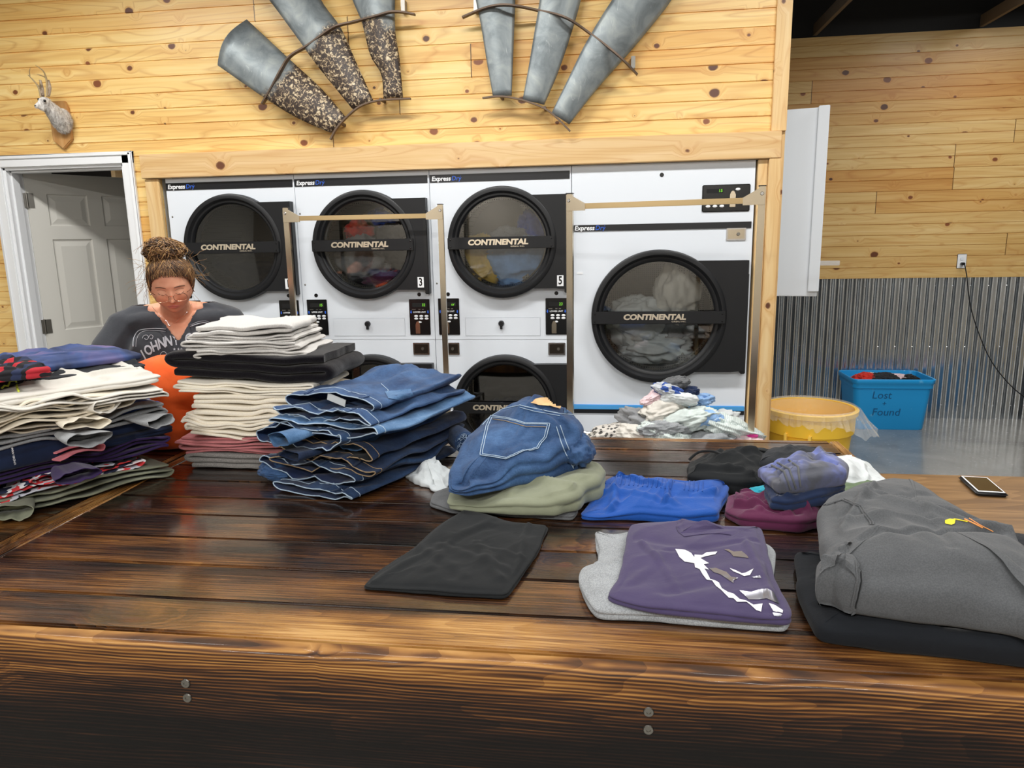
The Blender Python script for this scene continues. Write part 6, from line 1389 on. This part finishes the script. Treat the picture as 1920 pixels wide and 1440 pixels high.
# tee
b = B(); b.ball((0, .005, 1.12), (.205, .135, .14), 28, 20); b.ball((0, .05, 1.0), (.205, .165, .15), 28, 20); b.ball((0, .09, .92), (.215, .18, .12), 28, 20)
for s in (-1, 1):
    b.ball((s*.086, -.092, 1.072), (.102, .092, .098), 24, 16); b.ball((s*.105, -.028, 1.200), (.120, .085, .057), 20, 12)
    caps(b, [(s*.180, -.018, 1.178), (s*.236, -.052, 1.075), (s*.262, -.072, .985)], [.078, .080, .078])
caps(b, [(0, .0, 1.21), (0, -.045, 1.29)], [.105, .092])
for s in (-1, 1): caps(b, [(s*.085, .0, 1.262), (s*.17, -.012, 1.195)], [.060, .068])
te_ = voxel('tee', b, .007, 6, 'tee', W, .5); me = te_.data; bm = bmesh.new(); bm.from_mesh(me); ZV = 1.135
bm.normal_update()
for v in bm.verts:
    c_ = v.co; t = mnoise.noise(Vector((c_.x*9, c_.y*3, c_.z*4.5))); t2 = 1-2*abs(mnoise.noise(Vector((c_.x*13+c_.z*6*math.copysign(1, c_.x), c_.y*5, c_.z*6))))
    v.co += v.normal*(.004*t+.006*(t2-.4)*(1 if abs(c_.x) > .1 or c_.z < 1.05 else .35))
kill = []
for f in bm.faces:
    c_ = f.calc_center_median(); yv = c_.y < .03
    hw = (c_.z-ZV)*.66
    if (yv and c_.z > ZV and abs(c_.x) < min(hw, .105)) or (abs(c_.x) < .10 and c_.z > 1.255 and c_.y < .035) or c_.z > 1.283 or c_.z < .86: kill.append(f); continue
    for s in (-1, 1):
        a = Vector((s*.236, -.052, 1.075)); d = Vector((s*.262, -.072, .985))-a; d.normalize()
        if s*c_.x > .16 and (c_-a).dot(d) > .115: kill.append(f); break
bmesh.ops.delete(bm, geom=list(set(kill)), context='FACES')
ed = [e for e in bm.edges if e.is_boundary]
for _ in range(5): bmesh.ops.smooth_vert(bm, verts=list({v for e in ed for v in e.verts}), factor=.5, use_axis_x=True, use_axis_y=True, use_axis_z=True)
bm.to_mesh(me); bm.free(); broaden(te_); sm = te_.modifiers.new('s', 'SOLIDIFY'); sm.thickness = .0028; sm.offset = -1
# trousers and shoes (behind the tables)
M['jeans_w'] = denim('womens_denim', '1b2c49', '3d5c8a', .5)
b = B(); b.ball((0, .10, .88), (.20, .165, .12), 24, 16)
for s in (-1, 1): caps(b, [(s*.098, .10, .88), (s*.105, .08, .48), (s*.11, .12, .12)], [.115, .078, .065])
voxel('trousers', b, .012, 3, 'jeans_w', W)
for s in (-1, 1):
    b = B(); b.ball((s*.11, .05, .045), (.045, .12, .04), 18, 10); b.box(s*.11-.04, s*.11+.04, -.06, .16, .0, .02); b.obj('shoe', 'blackgloss', W, smooth=True, ang=50)
# prints and chain, laid on the cloth
bpy.context.view_layer.update(); tt = bvh(te_); ts = bvh(body)
K6 = lambda L: [(160+x/4, 400+y/4) for x, y in L]
M['tee_print'] = plain('cracked_white_print', 'b9bcc4', .8)
def wline(L, r=.0016, nm='print_line'):
    q = [onto(tt, x, y, .003) for x, y in K6(L)]; q = [v for v in q if v is not None]
    if len(q) > 1: inv = W.matrix_world.inverted(); B().tube([inv @ v for v in smooth_path(q, 5)], r, 5).obj(nm, 'tee_print', W, smooth=True)
def ttext(*a, **k):
    o = text_on(tt, *a, **k); o.data.transform(W.matrix_world.inverted()); return o
for L, r in (([(362, 1000), (368, 940), (395, 885), (440, 868), (520, 864), (600, 870), (650, 885)], .0022), ([(382, 1000), (388, 950), (410, 905), (450, 886), (520, 882), (600, 888), (655, 900)], .0010), ([(728, 885), (790, 850), (850, 826), (900, 820), (940, 842), (965, 880), (985, 930)], .0022), ([(728, 868), (790, 838), (850, 812), (905, 808), (955, 832), (980, 870)], .0010),
             ([(430, 940), (440, 920), (465, 918), (475, 935), (460, 950), (445, 940)], .0013), ([(475, 935), (490, 915), (508, 925), (500, 945), (484, 940)], .0012), ([(845, 880), (860, 858), (885, 860), (890, 880), (870, 890), (858, 876)], .0013), ([(890, 880), (905, 862), (922, 876), (912, 896), (895, 890)], .0012),
             ([(560, 1060), (575, 1040), (600, 1042), (604, 1062), (585, 1070)], .0011), ([(604, 1062), (630, 1050), (650, 1060)], .0010), ([(745, 1045), (765, 1020), (790, 1025), (788, 1045), (768, 1048)], .0011), ([(655, 1065), (665, 1045), (700, 1035), (735, 1045), (742, 1062), (700, 1076), (660, 1070)], .0011),
             ([(440, 1140), (500, 1120), (600, 1110), (690, 1095), (780, 1085)], .0014), ([(450, 1165), (480, 1130), (500, 1100)], .0018), ([(560, 1120), (600, 1135), (650, 1165), (700, 1180)], .0030), ([(455, 1225), (480, 1195), (540, 1180), (610, 1190), (690, 1200)], .0018), ([(500, 1200), (540, 1205), (580, 1190)], .0012)): wline(L, r)
for ch, x, y, rt, s_ in (('J', 437, 1060, .5, 21), ('O', 475, 1028, .42, 22), ('H', 522, 1000, .33, 23), ('N', 572, 978, .22, 23), ('N', 622, 963, .12, 23), ('Y', 678, 957, .05, 22), ('C', 775, 942, -.02, 22), ('A', 825, 946, -.08, 22), ('S', 875, 956, -.14, 22), ('H', 925, 972, -.2, 21)):
    q = K6([(x, y)])[0]; ttext(ch, q[0], q[1], s_*1.12, 'tee_print', W, rot=rt, sx=.72, bold=.03, off=.003, name='tee_lettering')
q = K6([(700, 1056)])[0]; ttext('THE', q[0], q[1], 8, 'tee_print', W, rot=.05, bold=.02, off=.003, name='tee_lettering')
for x in (665, 695, 725):
    q = K6([(x, 1020)])[0]; st = [(q[0]+(2.8 if i % 2 == 0 else 1.2)*sin(i*PI/5), q[1]-(2.8 if i % 2 == 0 else 1.2)*cos(i*PI/5)) for i in range(10)]; o = decal(tt, st, 'tee_print', W, 'print_star', off=.003, grid=3)
    if o: o.data.transform(W.matrix_world.inverted())
ch = [onto(ts, x, y, .0012) for x, y in K6([(500, 700), (560, 770), (610, 810), (630, 842), (655, 830), (700, 800), (760, 740), (800, 680)])]; ch = [v for v in ch if v is not None]
if len(ch) > 2:
    inv = W.matrix_world.inverted(); nk = B().tube([inv @ v for v in smooth_path(ch, 6)], .0006, 5); q = onto(ts, *K6([(632, 845)])[0], .002)
    if q: nk.ball(inv @ q, .0035, 10, 8)
    nk.obj('necklace', 'silver', W, smooth=True)
# ================================================================ windmill blade sections on the wall
def blade(parent, L, R, mat, y=-.085, tilt=.035, bow=.022):
    """curved sheet between two edges read off the photo; both edges run from outer end to inner end"""
    def walk(E, n=22):
        p = [aty(q[0], q[1], y) for q in E]; p = [Vector(v) for v in p]; d = [0]
        for i in range(len(p)-1): d.append(d[-1]+(p[i+1]-p[i]).length)
        sp = smooth_path(p, 8); dd = [0]
        for i in range(len(sp)-1): dd.append(dd[-1]+(sp[i+1]-sp[i]).length)
        out = []
        for k in range(n):
            t = dd[-1]*k/(n-1); i = max(j for j in range(len(dd)) if dd[j] <= t+1e-9); i = min(i, len(sp)-2); f = (t-dd[i])/max(1e-9, dd[i+1]-dd[i]); out.append(sp[i].lerp(sp[i+1], f))
        return out
    a, c_ = walk(L), walk(R); U = 12; V = []; n = len(a)
    dirv = (a[0]-a[1]).normalized()
    for i in range(n):
        s = i/(n-1)
        for k in range(U+1):
            u = k/U; p = a[i].lerp(c_[i], u); wd = (c_[i]-a[i]).length
            p = p+Vector((0, -bow*math.sin(PI*u)*wd/.15+tilt*(u-.5)*(1-.4*s)*wd/.15, 0))
            if i == 0: p += dirv*.02*math.sin(PI*u)
            V.append(p)
    F = [(i*(U+1)+k, i*(U+1)+k+1, (i+1)*(U+1)+k+1, (i+1)*(U+1)+k) for i in range(n-1) for k in range(U)]
    o = B().add(V, F).obj('blade', mat, parent, smooth=True, ang=180); m_ = o.modifiers.new('s', 'SOLIDIFY'); m_.thickness = .0022; m_.offset = 0; return o
def strap(parent, pts, y=-.085, w_=.030, t=.008, nm='strap', dy=None):
    p = smooth_path([aty(q[0], q[1], y + (dy[i] if dy else 0)) for i, q in enumerate(pts)], 7); V = []; n = len(p)
    for i in range(n):
        T = (p[min(n-1, i+1)]-p[max(0, i-1)]).normalized(); N = T.cross(Vector((0, 1, 0))).normalized()
        for (a, b_) in ((-t/2, -w_/2), (t/2, -w_/2), (t/2, w_/2), (-t/2, w_/2)): V.append(p[i]+N*a+Vector((0, b_, 0)))
    F = [(i*4+k, i*4+(k+1) % 4, (i+1)*4+(k+1) % 4, (i+1)*4+k) for i in range(n-1) for k in range(4)]+[(3, 2, 1, 0), tuple((n-1)*4+k for k in range(4))]
    return B().add(V, F).obj(nm, 'rustrod', parent, smooth=True, ang=40)
wl = thing('windmill_section', 'rusty windmill wheel section with three splayed blades at the upper left wall', 'windmill decoration', (0, 0, 0))
blade(wl, [(414, 125), (500, 185), (560, 222), (622, 250)], [(457, 33), (540, 110), (600, 165), (650, 222)], 'galv_rust')
blade(wl, [(462, -55), (510, 4), (560, 72), (600, 128), (663, 206)], [(566, -70), (600, 0), (636, 50), (668, 120), (700, 190)], 'galv_rust')
blade(wl, [(640, -80), (663, 0), (680, 42), (696, 105), (716, 140), (720, 186)], [(742, -80), (738, 0), (740, 60), (748, 110), (752, 150), (755, 183)], 'galv_rust', bow=.03)
strap(wl, [(492, 195), (508, 168), (528, 130), (545, 105), (578, 85), (625, 52), (660, 42), (700, 32), (738, 22), (778, 27)], y=-.125, dy=[.03, .01, -.01, .02, .02, .0, .02, .0, .0, .03])
strap(wl, [(620, 262), (632, 240), (655, 215), (680, 197), (715, 188), (770, 185)], y=-.10, w_=.022)
for x, y in ((757, 12),): q = aty(x, y, -.03); B().box(q.x-.011, q.x+.011, -.05, -.002, q.z-.03, q.z+.03).obj('wall_bracket', 'zinc', wl, bevel=.002)
for x, y in ((500, 180), (640, 232), (716, 188)): q = aty(x, y, -.06); B().box(q.x-.007, q.x+.007, -.09, -.002, q.z-.007, q.z+.007).obj('wall_bracket', 'rustrod', wl, bevel=.002)
wr2 = thing('windmill_section', 'clean grey galvanised windmill wheel section with three blades on the wall above dryer 5', 'windmill decoration', (0, 0, 0))
blade(wr2, [(880, -80), (893, 0), (903, 50), (914, 120), (925, 183)], [(966, -80), (965, 0), (963, 60), (961, 120), (959, 179)], 'galv')
blade(wr2, [(1022, -80), (1013, 0), (1003, 60), (992, 125), (980, 189)], [(1104, -80), (1088, 0), (1068, 70), (1044, 140), (1020, 196)], 'galv')
blade(wr2, [(1186, -40), (1150, 0), (1100, 80), (1065, 150), (1034, 213)], [(1268, -18), (1249, 12), (1190, 85), (1120, 165), (1067, 233)], 'galv')
strap(wr2, [(867, 33), (905, 17), (935, 10), (965, 11), (1010, 20), (1060, 33), (1105, 62), (1160, 105), (1195, 140)], y=-.125, dy=[.03, -.0, -.02, -.02, .03, -.01, .03, -.02, .02])
strap(wr2, [(905, 184), (940, 181), (980, 188), (1020, 203), (1045, 222), (1069, 246)], y=-.10, w_=.022)
for x, y in ((893, 12), (1187, 118)): q = aty(x, y, -.03); B().box(q.x-.011, q.x+.011, -.05, -.002, q.z-.03, q.z+.03).obj('wall_bracket', 'zinc', wr2, bevel=.002)
for x, y in ((940, 182), (1022, 203)): q = aty(x, y, -.06); B().box(q.x-.007, q.x+.007, -.09, -.002, q.z-.007, q.z+.007).obj('wall_bracket', 'rustrod', wr2, bevel=.002)

# ================================================================ antlered rabbit mount
jk = thing('antlered_rabbit_mount', 'antlered rabbit head mounted on a small wooden plaque above the door', 'taxidermy', (0, 0, 0))
q = lambda x, y, d: aty(x, y, d)
pc = q(118, 236, 0); w2, hh = .062, .135
B().prism([(pc.x-w2*.75, pc.z+hh), (pc.x+w2*.75, pc.z+hh), (pc.x+w2, pc.z+hh*.72), (pc.x+w2, pc.z-hh*.62), (pc.x, pc.z-hh), (pc.x-w2, pc.z-hh*.62), (pc.x-w2, pc.z+hh*.72)], -.024, -.001).obj('plaque', 'oak', jk, bevel=.004)
def fur(name, a, b_):
    m = Mat(name); n_ = m.noise(m.scale(m.co(), (60, 60, 25)), 1., 4, .7, 1.); m.set(col=m.ramp(n_, [(.35, a), (.62, b_)]), rough=.95, sheen=.3); return m.m
M['fur'] = fur('grey_white_fur', '8d8680', 'e6e3df'); M['fur_b'] = fur('brown_grey_fur', '6d5a48', 'b3a391'); M['antler'] = plain('antler', '9c8763', .55); M['antler_tip'] = plain('antler_tip', 'dfcfa4', .5)
neck0, neck1, hd_, snt = q(116, 226, -.045), q(100, 208, -.10), q(84, 192, -.145), q(69, 199, -.185)
b = B(); b.ball(neck0, (.052, .045, .070), 24, 16); caps(b, [q(112, 224, -.06), q(98, 208, -.105), q(86, 195, -.14)], [.052, .040, .031]); b.ball(hd_, (.030, .036, .030), 20, 14); caps(b, [hd_, snt], [.026, .013]); b.ball(q(80, 203, -.16), (.018, .02, .014), 14, 10)
hb = voxel('fur_body', b, .004, 4, 'fur', jk)
fb_ = B(); rng = random.Random(2); me = hb.data; nb_ = Vector((.55, .45, -.7)).normalized()
for p in rng.sample(list(me.polygons), min(2600, len(me.polygons))):
    c_ = p.center; n_ = p.normal; k_ = .45+.55*min(1, max(0, (c_-snt).length/.12)); d = (n_*.5+nb_*.8+Vector((rng.gauss(0, .15),)*3)).normalized(); e = c_+d*rng.uniform(.008, .017)*k_; s = n_.orthogonal().normalized()*.0011
    fb_.add([c_-s, c_+s, e], [(0, 1, 2)])
fb_.obj('fur_tufts', 'fur', jk)
for ex in (q(84, 189, -.176),): B().ball(ex, .0075, 14, 10).obj('eye', 'blackgloss', jk, smooth=True)
oe = q(72, 186, -.170); B().ball(oe, .006, 12, 8).obj('eye', 'blackgloss', jk, smooth=True)
B().ball(q(66, 198, -.197), (.005, .004, .003), 10, 8).obj('nose', 'blackgloss', jk, smooth=True)
for pts, rs in (([(80, 180, -.14), (78, 168, -.13), (76, 150, -.125)], (.010, .013, .003)), ([(90, 180, -.13), (92, 165, -.12), (91, 150, -.115)], (.010, .013, .003))):
    P_ = smooth_path([q(*v) for v in pts], 6); k = len(P_); R_ = [rs[0]+(rs[1]-rs[0])*min(1, i/k*2) if i < k/2 else rs[1]+(rs[2]-rs[1])*((i/k-.5)*2) for i in range(k)]
    B().tube(P_, R_, 10).obj('ear', 'fur_b', jk, smooth=True)
for pts, rs in (([(77, 182, -.145), (72, 163, -.14), (62, 150, -.15), (52, 140, -.165)], (.006, .0055, .004, .0015)), ([(56, 143, -.16), (55, 134, -.165), (57, 127, -.17)], (.003, .0028, .001)), ([(88, 181, -.14), (88, 160, -.13), (86, 145, -.13), (80, 132, -.145), (66, 122, -.17)], (.006, .0055, .005, .0035, .0012)), ([(85, 145, -.13), (78, 142, -.15), (69, 139, -.165)], (.0035, .003, .001)), ([(74, 168, -.14), (75, 158, -.15), (73, 149, -.155)], (.003, .003, .001))):
    P_ = smooth_path([q(*v) for v in pts], 6); k = len(P_); R_ = np.interp(np.linspace(0, 1, k), np.linspace(0, 1, len(rs)), rs); B().tube(P_, list(R_), 8).obj('antler', 'antler', jk, smooth=True)
